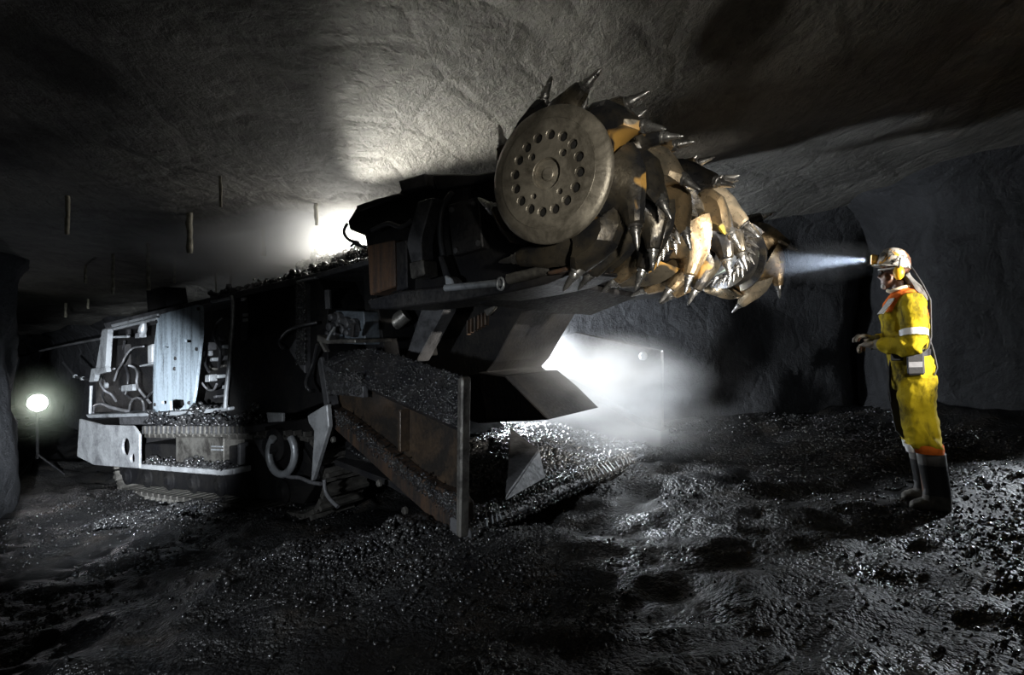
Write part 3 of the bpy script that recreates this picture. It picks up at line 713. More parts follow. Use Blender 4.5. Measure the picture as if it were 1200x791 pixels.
# ================================================================== cutting drum
C0 = P(640, 203, 3.0)
ax = (d2-zz*0.030).normalized()
e_up = (zz-ax*zz.dot(ax)).normalized(); e_fw = e_up.cross(ax).normalized()
if e_fw.dot(-d1) < 0: e_fw = -e_fw
def rad(th): return e_up*math.cos(th)+e_fw*math.sin(th)
def tan(th): return -e_up*math.sin(th)+e_fw*math.cos(th)
RC = 0.292; DL = 3.60
drum = MB()
prof = [(0.06, RC-0.01), (0.95, RC-0.01), (0.97, RC-0.09), (1.28, RC-0.09), (1.30, RC), (2.55, RC), (2.57, RC-0.09), (2.86, RC-0.09), (2.88, RC-0.01), (DL-0.03, RC-0.01), (DL, RC-0.08)]
drum.lathe(C0, ax, prof, 40)
drum = drum.build('cutter_drum', 'drum_shell', miner, smooth=30, label='steel cutting drum covered with pick holders')
# scroll vanes
def vane(t0, t1, th0, turns, name='scroll_vane'):
    n = 26; rings = []
    for k in range(n+1):
        f = k/n; t = t0+(t1-t0)*f; th = th0+turns*2*math.pi*f; r = rad(th)
        c = C0+ax*t
        rings.append([c+r*(RC-0.03)-ax*0.05, c+r*(RC+0.045)-ax*0.022, c+r*(RC+0.045)+ax*0.022, c+r*(RC-0.03)+ax*0.05])
    return MB().loft(rings).build(name, 'pick_dark', drum, smooth=30)
for s in range(3):
    vane(0.14, 0.95, s*2.094+0.2, 0.42); vane(1.32, 1.95, s*2.094+1.0, 0.34); vane(2.54, 1.95, s*2.094+0.0, -0.30); vane(3.42, 2.90, s*2.094+0.9, -0.42)
# pick holder: x along rotation, y along the axis, z outwards
def holder_mesh(name, mat, k=1.0, wide=1.0):
    S = [((-0.085, -0.03), 0.185, 0.120, 0.0), ((-0.080, 0.015), 0.160, 0.092, 0.08), ((-0.062, 0.055), 0.128, 0.066, 0.28), ((-0.030, 0.095), 0.088, 0.050, 0.52), ((0.010, 0.128), 0.058, 0.045, 0.72), ((0.030, 0.142), 0.052, 0.046, 0.85), ((0.060, 0.163), 0.042, 0.042, 0.93), ((0.068, 0.169), 0.030, 0.030, 0.93)]
    rings = []
    for q_, ((x, z), a, b, tilt) in enumerate(S):
        c = V((x*k, 0, z*k)); ux = V((math.cos(tilt), 0, -math.sin(tilt)))
        pw_ = 1.25 if q_ < 4 else (1.0 if q_ > 4 else 1.1)
        ring_ = []
        for j in range(12):
            t = 2*math.pi*j/12; cx_, sx_ = math.cos(t), math.sin(t)
            cx_ = math.copysign(abs(cx_)**pw_, cx_); sx_ = math.copysign(abs(sx_)**pw_, sx_)
            ring_.append(c+ux*(a*k*cx_)+V((0, b*k*wide*sx_, 0)))
        rings.append(ring_)
    return MB().loft(rings).mesh(name, mat, 24)
def ear_mesh(name, mat, k=1.0):
    # broad rounded plate holder (sleeve shield)
    prof_ = [(-0.21, -0.04), (-0.20, 0.05), (-0.15, 0.115), (-0.07, 0.150), (0.01, 0.165), (0.055, 0.178), (0.085, 0.150), (0.060, 0.105), (0.045, 0.05), (0.06, -0.04)]
    n = len(prof_); cx_ = sum(p[0] for p in prof_)/n; cz_ = sum(p[1] for p in prof_)/n
    rings = []
    for y, s in ((-0.085, 0.62), (-0.050, 0.88), (-0.03, 1.0), (0.03, 1.0), (0.050, 0.88), (0.085, 0.62)):
        rings.append([V(((cx_+(x-cx_)*s)*k, y*k, (cz_+(z-cz_)*s)*k)) for x, z in prof_])
    return MB().loft(rings).mesh(name, mat, 26)
def tip_mesh(name, k=1.0):
    dirv = V((math.sin(0.95), 0, math.cos(0.95)))
    return MB().lathe(V((0.052*k, 0, 0.155*k)), dirv, [(0, 0.034*k), (0.028*k, 0.034*k), (0.032*k, 0.024*k), (0.050*k, 0.027*k), (0.064*k, 0.019*k), (0.105*k, 0.014*k), (0.130*k, 0.007*k), (0.138*k, 0.001)], 10).mesh(name, 'tip_steel', 40)
HM = {}
for mat in ('pick_dark', 'pick_bronze', 'pick_pale'):
    HM[mat] = [holder_mesh('pick_holder', mat, 1.0), ear_mesh('pick_holder', mat, 1.0), holder_mesh('pick_holder', mat, 1.08, 1.2)]
TM = [tip_mesh('pick_tip', 1.0), tip_mesh('pick_tip', 1.0), tip_mesh('pick_tip', 1.08)]
random.seed(11)
def pick(t, th, kind=0, mat=None, r0=RC, skew=0.0, scale=1.0):
    mat = mat or random.choices(['pick_dark', 'pick_bronze', 'pick_pale'], [5, 4, 2])[0]
    r = rad(th); tg = tan(th)
    if skew: r2 = (r*math.cos(skew)+ax*math.sin(skew)); 
    else: r2 = r
    ay = r2.cross(tg).normalized()
    p = C0+ax*t+r*(r0-0.01)
    m = Matrix(((tg.x, ay.x, r2.x, p.x), (tg.y, ay.y, r2.y, p.y), (tg.z, ay.z, r2.z, p.z), (0, 0, 0, 1)))
    if scale != 1.0: m = m @ Matrix.Scale(scale, 4)
    inst('pick_holder', HM[mat][kind], drum, m); inst('pick_tip', TM[kind], drum, m)
# ring of picks round the end disc, leaning outwards
for k, deg in enumerate((0, 52, 112, 158, 205, 247, 290, 330)):
    pick(0.215, math.radians(deg+4), 1 if k % 2 else 0, 'pick_dark', RC+0.015, -0.16, 1.1)
# scroll rows
def rows(t0, t1, step, th0, dth, starts=3):
    n = int(round((t1-t0)/step)); 
    for i in range(n+1):
        t = t0+(t1-t0)*i/n
        for s in range(starts):
            th = th0+dth*i+s*2*math.pi/starts+random.uniform(-0.12, 0.12)
            pick(t+random.uniform(-0.015, 0.015), th, random.choice([0, 1, 1, 2]), None, RC+0.005, random.uniform(-0.15, 0.15), random.uniform(0.96, 1.14))
rows(0.42, 0.88, 0.15, 0.35, 0.5, 5)
rows(1.38, 1.95, 0.16, 1.1, 0.5, 5)
rows(2.50, 2.12, 0.16, 0.3, 0.5, 5)
rows(3.46, 2.94, 0.15, 1.0, 0.5, 5)
for k in range(7): pick(DL-0.05, k*2*math.pi/7+0.3, 0, None, RC-0.01, 0.30, 1.05)
# cutter chain between the drum sections: rows of small teeth
ct = MB().lathe((0, 0, 0.04), (0.8, 0, 1), [(-0.05, 0.026), (0.015, 0.026), (0.02, 0.017), (0.05, 0.013), (0.09, 0.002)], 8).mesh('chain_tooth', 'tip_steel', 40)
cb = MB().box((0, 0, 0), (0.045, 0, 0), (0, 0.034, 0), (0, 0, 0.05)).mesh('chain_link', 'pick_dark')
for t0_ in (0.97, 2.57):
    for j in range(4):
        for k in range(15):
            th = 2*math.pi*(k+0.5*(j % 2))/15; t = t0_+0.045+j*0.07
            r = rad(th); tg = tan(th); p = C0+ax*t+r*(RC-0.055)
            m = Matrix(((tg.x, ax.x, r.x, p.x), (tg.y, ax.y, r.y, p.y), (tg.z, ax.z, r.z, p.z), (0, 0, 0, 1)))
            inst('chain_link', cb, drum, m); inst('chain_tooth', ct, drum, m)
# end disc with bolt holes
RD = 0.352
def dp(r, th, t): return C0+ax*t+rad(th)*r
def circ(cr, cth, r, t, n=14):
    c = dp(cr, cth, t); return [c+rad(2*math.pi*k/n)*r for k in range(n)]
ring_holes = [(0.193, 2*math.pi*k/16+0.12, 0.025) for k in range(16)]
in_holes = [(0.130, math.radians(a), 0.019) for a in (48, 318)]+[(0.130, math.radians(a), 0.015) for a in (215, 142)]
disc = holes_plate('end_disc', [dp(0.280, 2*math.pi*k/64, 0.0) for k in range(64)], [circ(*h[:2], h[2], 0.0) for h in ring_holes+in_holes]+[[dp(0.080, 2*math.pi*k/32, 0.0) for k in range(32)]], ax*0.045, 'disc', drum, 0.003, 'round scuffed end plate of the drum with ring of bolt holes')
MB().lathe(C0, ax, [(0.0, 0.2795), (0.004, 0.295), (0.014, 0.327), (0.026, 0.348), (0.034, RD), (0.05, RD), (0.06, RD-0.02), (0.06, 0.265), (0.04, 0.2795)], 72, cap=False).build('disc_rim', 'disc', drum, smooth=35)
for cr, cth, r in ring_holes+in_holes:
    MB().lathe(dp(cr, cth, 0.016), ax, [(0.0, r*0.55), (0.002, r*0.9), (0.02, r*1.05)], 12).build('bolt_head', 'hole', drum)
MB().lathe(C0+ax*0.012, ax, [(0.0, 0.030), (0.004, 0.034), (0.012, 0.036), (0.014, 0.052), (0.014, 0.074), (0.0, 0.078), (0.0, 0.0805), (0.04, 0.0805), (0.04, 0.02)], 36).build('hub_cap', 'disc', drum, smooth=30)
# gear case arms reaching from the boom to the chain sections
for t0_ in (0.98, 2.58):
    for k in range(1):
        p = C0+ax*(t0_+0.14); q = p+d1*0.95-zz*0.05
        MB().beam(p, q, 0.26, 0.40).build('drum_arm', 'black_steel', boom, bevel=0.02)
MB().beam(C0+ax*1.35+d1*0.62+zz*0.02, C0+ax*2.5+d1*0.62+zz*0.02, 0.5, 0.5).build('gear_case', 'black_steel', boom, bevel=0.03)
# lower chute plate under the drum
MB().prism([C0+ax*0.45-zz*0.40+d1*0.38, C0+ax*0.45-zz*0.50+d1*0.80, C0+ax*0.45-zz*0.54+d1*0.80, C0+ax*0.45-zz*0.44+d1*0.38], ax*1.5).build('boom_under_plate', 'black_steel', boom, bevel=0.008)

# ================================================================== the worker
PD = 4.17
def Q(u, v, y=0.0):
    p = P(u, v, PD); return V((p.x, p.y+y, p.z))
PB = Q(1090, 592)
person = None
def hring(c, hx, hy, n=20, pw=0.85, tilt=0.0):
    out = []
    for k in range(n):
        t = 2*math.pi*k/n; cx_, sx_ = math.cos(t), math.sin(t)
        cx_ = math.copysign(abs(cx_)**pw, cx_); sx_ = math.copysign(abs(sx_)**pw, sx_)
        out.append(V((c.x+hx*cx_, c.y+hy*sx_, c.z+tilt*hx*cx_)))
    return out
def hloft(mb, secs, mi=0):
    """secs: (front px, back px, py, y centre, half width)"""
    rings = []
    for a, b, v, yc, hw in secs:
        p = Q((a+b)/2, v, yc); h = abs(Q(b, v).x-Q(a, v).x)/2
        rings.append(hring(p, h, hw))
    return mb.loft(rings, mi=mi)
def ellipsoid(mb, c, r, n=16, m=10, rot=None, mi=0):
    rings = []
    for i in range(m+1):
        t = math.pi*(0.02+0.96*i/m); z = math.cos(t); q = math.sin(t)
        rg = [V((r[0]*q*math.cos(2*math.pi*k/n), r[1]*q*math.sin(2*math.pi*k/n), r[2]*z)) for k in range(n)]
        if rot is not None: rg = [rot @ p for p in rg]
        rings.append([V(c)+p for p in rg])
    return mb.loft(rings, mi=mi)
def remesh(mb, voxel, smooth=4, dec=None):
    me = mb.mesh('tmp', [])
    o = bpy.data.objects.new('tmp', me); C.objects.link(o)
    r = o.modifiers.new('r', 'REMESH'); r.mode = 'VOXEL'; r.voxel_size = voxel
    s = o.modifiers.new('s', 'SMOOTH'); s.iterations = smooth; s.factor = 0.5
    dg = bpy.context.evaluated_depsgraph_get()
    out = bpy.data.meshes.new_from_object(o.evaluated_get(dg))
    bpy.data.objects.remove(o); bpy.data.meshes.remove(me)
    out.polygons.foreach_set('use_smooth', [True]*len(out.polygons))
    return out
def put(name, me, mats, parent=None, origin=None, label=None):
    og = V(origin) if origin is not None else origin_of(parent)
    co = np.empty(len(me.vertices)*3); me.vertices.foreach_get('co', co)
    co = co.reshape(-1, 3)-np.array(og); me.vertices.foreach_set('co', co.ravel())
    me.materials.clear()
    for m in (mats if isinstance(mats, (list, tuple)) else [mats]): me.materials.append(M[m])
    me.name = name; o = bpy.data.objects.new(name, me); C.objects.link(o)
    if parent is not None: o.parent = parent
    else: o.location = og
    if label: o['label'] = label
    return o

# arm and leg joints
SHn, ELn, WRn = Q(1069, 358, -0.19), Q(1071, 404, -0.25), Q(1030, 404, -0.13)
SHf, ELf, WRf = Q(1060, 358, 0.19), Q(1058, 402, 0.24), Q(1026, 399, 0.03)
def hand(mb, wr, tip, up, side, size=1.0):
    """palm, four curled fingers of different length and a thumb, from the wrist towards tip"""
    f = (tip-wr).normalized(); s_ = f.cross(up).normalized()*side; n_ = s_.cross(f).normalized()*side
    k = size
    pal = []
    for d, w, h in ((-0.01, 0.028, 0.024), (0.02, 0.036, 0.024), (0.06, 0.044, 0.022), (0.095, 0.042, 0.018)):
        c = wr+f*d*k
        pal.append([c+s_*(w*k*math.copysign(abs(math.cos(t))**0.8, math.cos(t)))+n_*(h*k*math.sin(t)) for t in [2*math.pi*j/14 for j in range(14)]])
    mb.loft(pal)
    for j, (o_, L, r) in enumerate(((-0.032, 0.062, 0.0095), (-0.011, 0.078, 0.010), (0.011, 0.084, 0.010), (0.033, 0.074, 0.0095))):
        b = wr+f*0.085*k+s_*o_*k
        p1 = b+f*(L*0.5*k)-n_*0.006; p2 = p1+(f*0.55-n_*0.83)*(L*0.42*k); p3 = p2+(f*-0.15-n_*0.95)*(L*0.3*k)
        mb.tube([b-f*0.02, b, p1, p2, p3], [r*k*1.1, r*k*1.1, r*k, r*k*0.95, r*k*0.75], 10)
    b = wr+f*0.03*k+s_*0.034*k-n_*0.004
    p1 = b+(s_*0.6+f*0.75-n_*0.25)*0.045*k; p2 = p1+(s_*0.15+f*0.9-n_*0.45)*0.034*k
    mb.tube([b-s_*0.02, b, p1, p2], [0.015*k, 0.015*k, 0.012*k, 0.009*k], 10)
    return mb

# body under the clothes: one continuous surface (head, neck, trunk, limbs)
b_ = MB()
hloft(b_, [(1052, 1068, 452, 0, 0.11), (1052, 1086, 440, 0, 0.15), (1048, 1083, 412, 0, 0.13), (1040, 1082, 375, 0, 0.15), (1045, 1078, 356, 0, 0.17), (1050, 1072, 346, 0, 0.09)])
b_.tube([Q(1061, 352, 0), Q(1056, 340, 0), Q(1053, 328, 0)], [0.066, 0.058, 0.056], 16)
HC = Q(1050, 309, 0)
ellipsoid(b_, HC+V((0.012, 0, 0.012)), (0.100, 0.077, 0.108))
ellipsoid(b_, Q(1042, 325, 0), (0.058, 0.055, 0.060))
ellipsoid(b_, Q(1039, 333, 0), (0.030, 0.028, 0.020))
b_.tube([Q(1034.0, 315, 0), Q(1032.0, 320, 0), Q(1030.6, 323.5, 0)], [0.010, 0.013, 0.016], 10)
ellipsoid(b_, Q(1033.2, 324, 0.010), (0.014, 0.012, 0.010)); ellipsoid(b_, Q(1033.2, 324, -0.010), (0.014, 0.012, 0.010))
ellipsoid(b_, Q(1034.2, 328.6, 0), (0.013, 0.024, 0.007)); ellipsoid(b_, Q(1034.8, 331.2, 0), (0.013, 0.021, 0.007))
ellipsoid(b_, Q(1036.0, 312.5, -0.03), (0.014, 0.030, 0.010)); ellipsoid(b_, Q(1036.0, 312.5, 0.03), (0.014, 0.030, 0.010))
ellipsoid(b_, Q(1040, 322, -0.040), (0.026, 0.020, 0.018)); ellipsoid(b_, Q(1040, 322, 0.040), (0.026, 0.020, 0.018))
for s in (-1, 1): ellipsoid(b_, Q(1055, 319, 0.078*s), (0.020, 0.010, 0.032))
for s_, e_, w_ in ((SHn, ELn, WRn), (SHf, ELf, WRf)):
    b_.tube([s_.lerp(Q(1062, 356, 0), 0.5), s_, s_.lerp(e_, 0.5), e_, e_.lerp(w_, 0.5), w_], [0.06, 0.052, 0.047, 0.04, 0.038, 0.028], 12)
for x, y in ((1076, -0.09), (1072, 0.09)):
    b_.tube([Q(x-2, 440, y), Q(x, 470, y), Q(x+2, 495, y), Q(x+8, 540, y), Q(x+12, 578, y)], [0.085, 0.075, 0.06, 0.05, 0.04], 14)
    b_.tube([Q(x+22, 582, y), Q(x+10, 584, y), Q(x+4, 586, y)], [0.030, 0.028, 0.020], 10)
hand(b_, WRn, Q(1008, 404, -0.06), V((0, 0, 1)), 1, 0.95)
hand(b_, WRf, Q(1004, 392, -0.02), V((0, 0, 1)), -1, 0.95)
person = put('person', remesh(b_, 0.0065, 2), 'skin', None, PB)
tag(person, 'worker in yellow coveralls, hard hat and rubber boots facing the machine', 'person')

# coverall: jacket and trousers, one cloth surface with creases
c_ = MB()
hloft(c_, [(1049, 1093, 456, 0.0, 0.150), (1046, 1097, 445, 0.0, 0.185), (1044, 1095, 430, 0.0, 0.185), (1041, 1089, 414, 0.0, 0.165), (1037, 1089, 400, 0.0, 0.178), (1033, 1089, 385, 0.0, 0.190), (1032, 1088, 370, 0.0, 0.205), (1036, 1085, 357, 0.0, 0.205), (1043, 1080, 348, 0.0, 0.165), (1049, 1074, 341, 0.0, 0.100), (1050, 1068, 337, 0.0, 0.070)])
c_.tube([SHn.lerp(Q(1062, 356, 0), 0.6), SHn+V((0, 0.01, 0)), SHn.lerp(ELn, 0.35), SHn.lerp(ELn, 0.75), ELn, ELn.lerp(WRn, 0.3), ELn.lerp(WRn, 0.65), WRn.lerp(ELn, 0.06)], [0.085, 0.092, 0.088, 0.080, 0.076, 0.072, 0.062, 0.047], 18)
c_.tube([SHf.lerp(Q(1062, 356, 0), 0.6), SHf, SHf.lerp(ELf, 0.35), SHf.lerp(ELf, 0.75), ELf, ELf.lerp(WRf, 0.3), ELf.lerp(WRf, 0.65), WRf.lerp(ELf, 0.06)], [0.085, 0.092, 0.088, 0.080, 0.074, 0.070, 0.060, 0.047], 18)
hloft(c_, [(1062, 1103.5, 523, -0.095, 0.100), (1060, 1102, 515, -0.095, 0.112), (1058, 1099, 500, -0.095, 0.112), (1056, 1096, 485, -0.095, 0.108), (1054, 1095, 470, -0.09, 0.110), (1053, 1096, 455, -0.085, 0.108), (1052, 1096, 440, -0.085, 0.100)])
hloft(c_, [(1058, 1094, 521, 0.10, 0.090), (1056, 1093, 505, 0.10, 0.096), (1054, 1093, 485, 0.10, 0.096), (1052, 1093, 465, 0.095, 0.098), (1049, 1092, 445, 0.085, 0.100)])
# jacket hem blousing over the belt
hloft(c_, [(1038, 1086, 409, 0.0, 0.178), (1035, 1089, 403, 0.0, 0.192), (1036, 1089, 396, 0.0, 0.186)])
cme = remesh(c_, 0.008, 3)
co = np.empty(len(cme.vertices)*3); cme.vertices.foreach_get('co', co); co = co.reshape(-1, 3)
no = np.empty(len(cme.vertices)*3); cme.vertex_normals.foreach_get('vector', no); no = no.reshape(-1, 3)
fold = 0.011*(1-np.abs(fbm(co[:, 0]*7+co[:, 2]*3.5, co[:, 1]*6, co[:, 2]*11-co[:, 0]*4, 2))*1.8)+0.006*fbm(co[:, 0]*16, co[:, 1]*14, co[:, 2]*22, 2)
co = co+no*fold[:, None]; cme.vertices.foreach_set('co', co.ravel())
coverall = put('coverall', cme, ['yellow_cloth', 'orange_cloth'], person, label='dirty yellow coveralls with orange shoulder yoke')
me = coverall.data; og = np.array(PB)
kpx = PD/F
cen = np.empty(len(me.polygons)*3); me.polygons.foreach_get('center', cen); cen = cen.reshape(-1, 3)+og
pu = cen[:, 0]/kpx+CX; pv = CY-(cen[:, 2]-CZ)/kpx
front = (pu < 1052-(pv-340)*0.55+8) & (pv < 366) & (pv > 338)
yoke = (pv < 350+0.0*pu) & (np.abs(cen[:, 1]-PD) < 0.16) | front & (np.abs(cen[:, 1]-PD) < 0.22)
backp = (pu > 1080) & (pv > 360) & (pv < 370)
me.polygons.foreach_set('material_index', np.where((yoke & (pu < 1086)) | backp, 1, 0).astype(int).tolist())

def band(name, p, q, r, mat, n=20, hx=None, label=None):
    d = (q-p).normalized()
    return MB().lathe(p, d, [(0, r), (0, r+0.006), ((q-p).length, r+0.006), ((q-p).length, r)], n).build(name, mat, person, smooth=40, label=label)
dA = (ELn-SHn)
band('sleeve_band', SHn+dA*0.64, SHn+dA*0.80, 0.092, 'reflective', label='silver reflective band above the elbow')
band('sleeve_band', SHf+(ELf-SHf)*0.64, SHf+(ELf-SHf)*0.80, 0.092, 'reflective')
# chest strip
st = [Q(1046, 350, -0.135), Q(1042.0, 356, -0.15), Q(1036.5, 363, -0.155), Q(1032.5, 368, -0.15)]
m_ = MB()
m_.loft([[p+V((-0.022, -0.012, 0)), p+V((0.018, -0.045, 0.004)), p+V((0.022, -0.03, 0)), p+V((-0.018, 0.0, 0))] for p in st]).build('chest_strip', 'reflective', person, label='silver strip on the chest')
# leg bands, orange in front and silver on the far leg
def leg_band(name, secs, mat, label=None):
    mb = MB(); hloft(mb, secs); return mb.build(name, mat, person, smooth=50, label=label)
leg_band('hem_band', [(1071, 1105, 528, -0.095, 0.102), (1068.5, 1105, 523, -0.095, 0.112), (1067, 1104, 518, -0.095, 0.113)], 'orange_cloth', 'orange hem band on the trouser leg')
leg_band('hem_band', [(1062, 1073, 527.5, -0.095, 0.085), (1060.5, 1073, 522, -0.095, 0.095), (1060, 1072, 518.5, -0.095, 0.09)], 'reflective', 'silver piece of the hem band')
leg_band('hem_band', [(1059, 1094, 527, 0.10, 0.092), (1057, 1095, 519, 0.10, 0.098)], 'reflective')
# belt, pouch, straps
leg_band('belt', [(1042, 1091, 417, 0, 0.182), (1040.5, 1091, 409, 0, 0.184)], 'belt', 'black webbing belt')
pouch = MB().box(Q(1072.5, 424.5, -0.205), (0.058, 0.01, 0.003), (0, 0.032, 0), (-0.004, 0, 0.080)).build('belt_pouch', 'belt', person, bevel=0.012, label='black battery pouch on the belt')
MB().box(Q(1072.5, 426, -0.239), (0.045, 0.008, 0.002), (0, 0.002, 0), (0, 0, 0.018)).build('pouch_label', 'grey_label', pouch)
MB().box(Q(1052, 418, -0.180), (0.042, 0.01, 0), (0, 0.02, 0), (0, 0, 0.026)).build('belt_buckle', 'belt', person, bevel=0.006)
MB().tube([Q(1046, 416, -0.09), Q(1043.5, 432, -0.08), Q(1043.5, 455, -0.06), Q(1046, 472, -0.04)], 0.010, 8).build('tool_strap', 'black_cloth', person, smooth=50)
MB().prism([Q(1040, 420, 0.02), Q(1052, 420, 0.02), Q(1055, 470, 0.02), Q(1060, 518, 0.02), Q(1050, 508, 0.02), Q(1041, 465, 0.02)], V((0, 0.10, 0))).build('far_leg_shade', 'black_cloth', person, bevel=0.006, label='black sheet standing in for the shade on the far leg')  # black sheet added in place of shade on the far leg
# cord from the cap lamp down the back to the belt
MB().tube([Q(1067, 309, 0.0), Q(1072, 318, -0.05), Q(1082, 335, -0.06), Q(1090, 352, -0.05), Q(1090.5, 375, -0.05), Q(1090.5, 395, -0.08), Q(1087, 408, -0.14), Q(1080, 414, -0.20)], 0.007, 8).build('lamp_cord', 'belt', person, smooth=50)
MB().tube([Q(1088, 395, -0.10), Q(1093, 412, -0.12), Q(1097, 430, -0.10), Q(1093, 440, -0.14)], 0.006, 8).build('belt_cord', 'belt', person, smooth=50)
# collar and neck cloth
MB().tube([Q(1044, 341, -0.07), Q(1041, 339, 0.0), Q(1044, 340, 0.07), Q(1056, 336, 0.085), Q(1068, 334, 0.05), Q(1069, 334, -0.05), Q(1056, 337, -0.085)], 0.013, 8, True).build('collar', 'cream_cloth', person, smooth=60, label='cream collar')
nc = MB()
ncp = [(1062, 322, 0.030, 0.075), (1068, 330, 0.030, 0.085), (1075, 339, 0.032, 0.085), (1081, 346, 0.026, 0.070), (1085, 352, 0.014, 0.045)]
nc.loft([[Q(u, v, 0)+V((h*math.cos(t)*0.8, w*math.sin(t), h*math.cos(t)*0.6)) for t in [2*math.pi*j/16 for j in range(16)]] for u, v, h, w in ncp])
for i_, p_ in enumerate(nc.v): nc.v[i_] = p_+V((0.010*math.sin(9.1*i_), 0.006*math.sin(5.3*i_), 0.008*math.sin(7.7*i_)))
nco = nc.build('neck_cloth', 'grey_cloth', person, smooth=70, label='grey cloth hanging from the hard hat over the neck')
# hard hat
hat = MB()
hr = []
for k, (dz_, f_) in enumerate(((0.0, 1.0), (0.020, 0.995), (0.050, 0.95), (0.080, 0.84), (0.105, 0.66), (0.122, 0.42), (0.130, 0.16))):
    c = Q(1047.5, 309.5, 0)+V((0.004*k*0.5, 0, dz_-0.0)); hr.append(hring(c, 0.122*f_, 0.104*f_, 24, 1.0, -0.12))
hat.loft(hr)
hat.loft([hring(Q(1046, 310.5, 0), 0.124, 0.105, 24, 1.0, -0.12), hring(Q(1045, 311, 0), 0.140, 0.116, 24, 1.0, -0.12), hring(Q(1045, 310, 0), 0.141, 0.117, 24, 1.0, -0.12), hring(Q(1046, 308.5, 0), 0.120, 0.100, 24, 1.0, -0.12)])
hatO = hat.build('hard_hat', 'helmet', person, smooth=40, label='scuffed hard hat with orange stickers')
MB().tube([Q(1029, 300, 0), Q(1037, 290.5, 0), Q(1048, 288.3, 0), Q(1060, 292.5, 0), Q(1067, 302, 0)], 0.008, 8).build('hat_ridge', 'helmet', hatO, smooth=60)
lampO = MB().lathe(Q(1029.5, 300.5, 0), V((-1, 0, 0.06)), [(0, 0.020), (0.006, 0.032), (0.026, 0.038), (0.044, 0.040), (0.048, 0.034)], 20).build('cap_lamp', 'muff', person, smooth=35, label='cap lamp on the hard hat')
MB().lathe(Q(1029.5, 300.5, 0)+V((-0.0485, 0, 0.003)), V((-1, 0, 0.06)), [(0, 0.033), (0.004, 0.030)], 20).build('lamp_lens', 'cap_lamp_glow', lampO)
MB().box(Q(1031.5, 300, 0), (0.012, 0, 0), (0, 0.02, 0), (0, 0, 0.028)).build('lamp_clip', 'belt', lampO, bevel=0.004)
for s in (-1, 1):
    mf = MB(); ellipsoid(mf, Q(1054, 319.5, 0.100*s), (0.040, 0.030, 0.050), 20, 12)
    mfo = mf.build('ear_muff', 'muff', person, smooth=60, label='yellow ear muff')
    MB().lathe(Q(1054, 319.5, 0.075*s), V((0, s, 0)), [(0, 0.040), (0.012, 0.042), (0.016, 0.036)], 20).build('muff_cushion', 'belt', mfo, smooth=40)
    MB().tube([Q(1054, 314, 0.118*s), Q(1055, 307, 0.122*s), Q(1056, 302, 0.108*s)], 0.006, 8).build('muff_arm', 'belt', mfo, smooth=60)
# safety glasses
gl = MB().tube([Q(1033, 314, -0.062), Q(1040, 313.8, -0.076), Q(1050, 313.2, -0.084)], 0.006, 8).tube([Q(1033, 314, 0.062), Q(1040, 313.8, 0.076), Q(1050, 313.2, 0.084)], 0.006, 8).tube([Q(1033, 314, -0.062), Q(1030.5, 313.2, -0.03), Q(1030, 313.2, 0), Q(1030.5, 313.2, 0.03), Q(1033, 314, 0.062)], 0.005, 8).build('safety_glasses', 'white_plastic', person, smooth=60)
MB().loft([[Q(u, 313.4, y), Q(u+0.3, 319.5, y), Q(u+0.8, 319.5, y), Q(u+0.5, 313.4, y)] for u, y in ((1033, -0.062), (1030.4, -0.03), (1029.8, -0.012), (1029.8, 0.012), (1030.4, 0.03), (1033, 0.062))]).build('glasses_lens', 'lens', gl)
bd = MB(); ellipsoid(bd, Q(1036.4, 333.3, 0), (0.024, 0.030, 0.024)); ellipsoid(bd, Q(1034.2, 326.9, 0), (0.010, 0.024, 0.006))
put('goatee', remesh(bd, 0.004, 2), 'grey_beard', person, label='grey beard')
# gloves
g_ = MB()
hand(g_, WRn, Q(1008, 404, -0.06), V((0, 0, 1)), 1, 1.12); g_.tube([WRn.lerp(ELn, 0.18), WRn, WRn.lerp(Q(1008, 404, -0.06), 0.2)], [0.048, 0.040, 0.036], 12)
put('glove', remesh(g_, 0.0042, 1), 'glove', person, label='dusty grey work glove')
g_ = MB()
hand(g_, WRf, Q(1004, 392, -0.02), V((0, 0, 1)), -1, 1.12); g_.tube([WRf.lerp(ELf, 0.18), WRf, WRf.lerp(Q(1004, 392, -0.02), 0.2)], [0.048, 0.040, 0.036], 12)
put('glove', remesh(g_, 0.0042, 1), 'glove', person, label='dusty grey work glove')
# rubber boots
for x, y, dv in ((0, -0.095, 0), (-9, 0.10, -2)):
    bt = MB()
    hloft(bt, [(1079+x, 1113+x, 590+dv, y, 0.050), (1080+x, 1113+x, 582+dv, y, 0.054), (1081+x, 1112+x, 570+dv, y, 0.056), (1078+x, 1110+x, 555+dv, y, 0.062), (1075+x, 1108+x, 540+dv, y, 0.068), (1073+x, 1106.5+x, 527+dv, y, 0.072)])
    bt.loft([[Q(u+x, v+dv, y)+V((0, w*math.cos(t), h*math.sin(t))) for t in [2*math.pi*j/16 for j in range(16)]] for u, v, w, h in ((1112, 588, 0.036, 0.032), (1100, 586, 0.045, 0.048), (1088, 586, 0.050, 0.050), (1078, 587.5, 0.054, 0.040), (1070, 589, 0.050, 0.030), (1066, 590.5, 0.032, 0.018))])
    bme = remesh(bt, 0.007, 3)
    bo_ = put('rubber_boot', bme, ['boot', 'boot_cuff', 'boot_mud'], person, label='black rubber boot caked with mud at the foot')
    cz_ = np.empty(len(bme.polygons)*3); bme.polygons.foreach_get('center', cz_); cz_ = cz_.reshape(-1, 3)[:, 2]+PB.z
    pv = CY-(cz_-CZ)/kpx
    bme.polygons.foreach_set('material_index', np.where(pv < 541, 1, np.where(pv > 576, 2, 0)).astype(int).tolist())

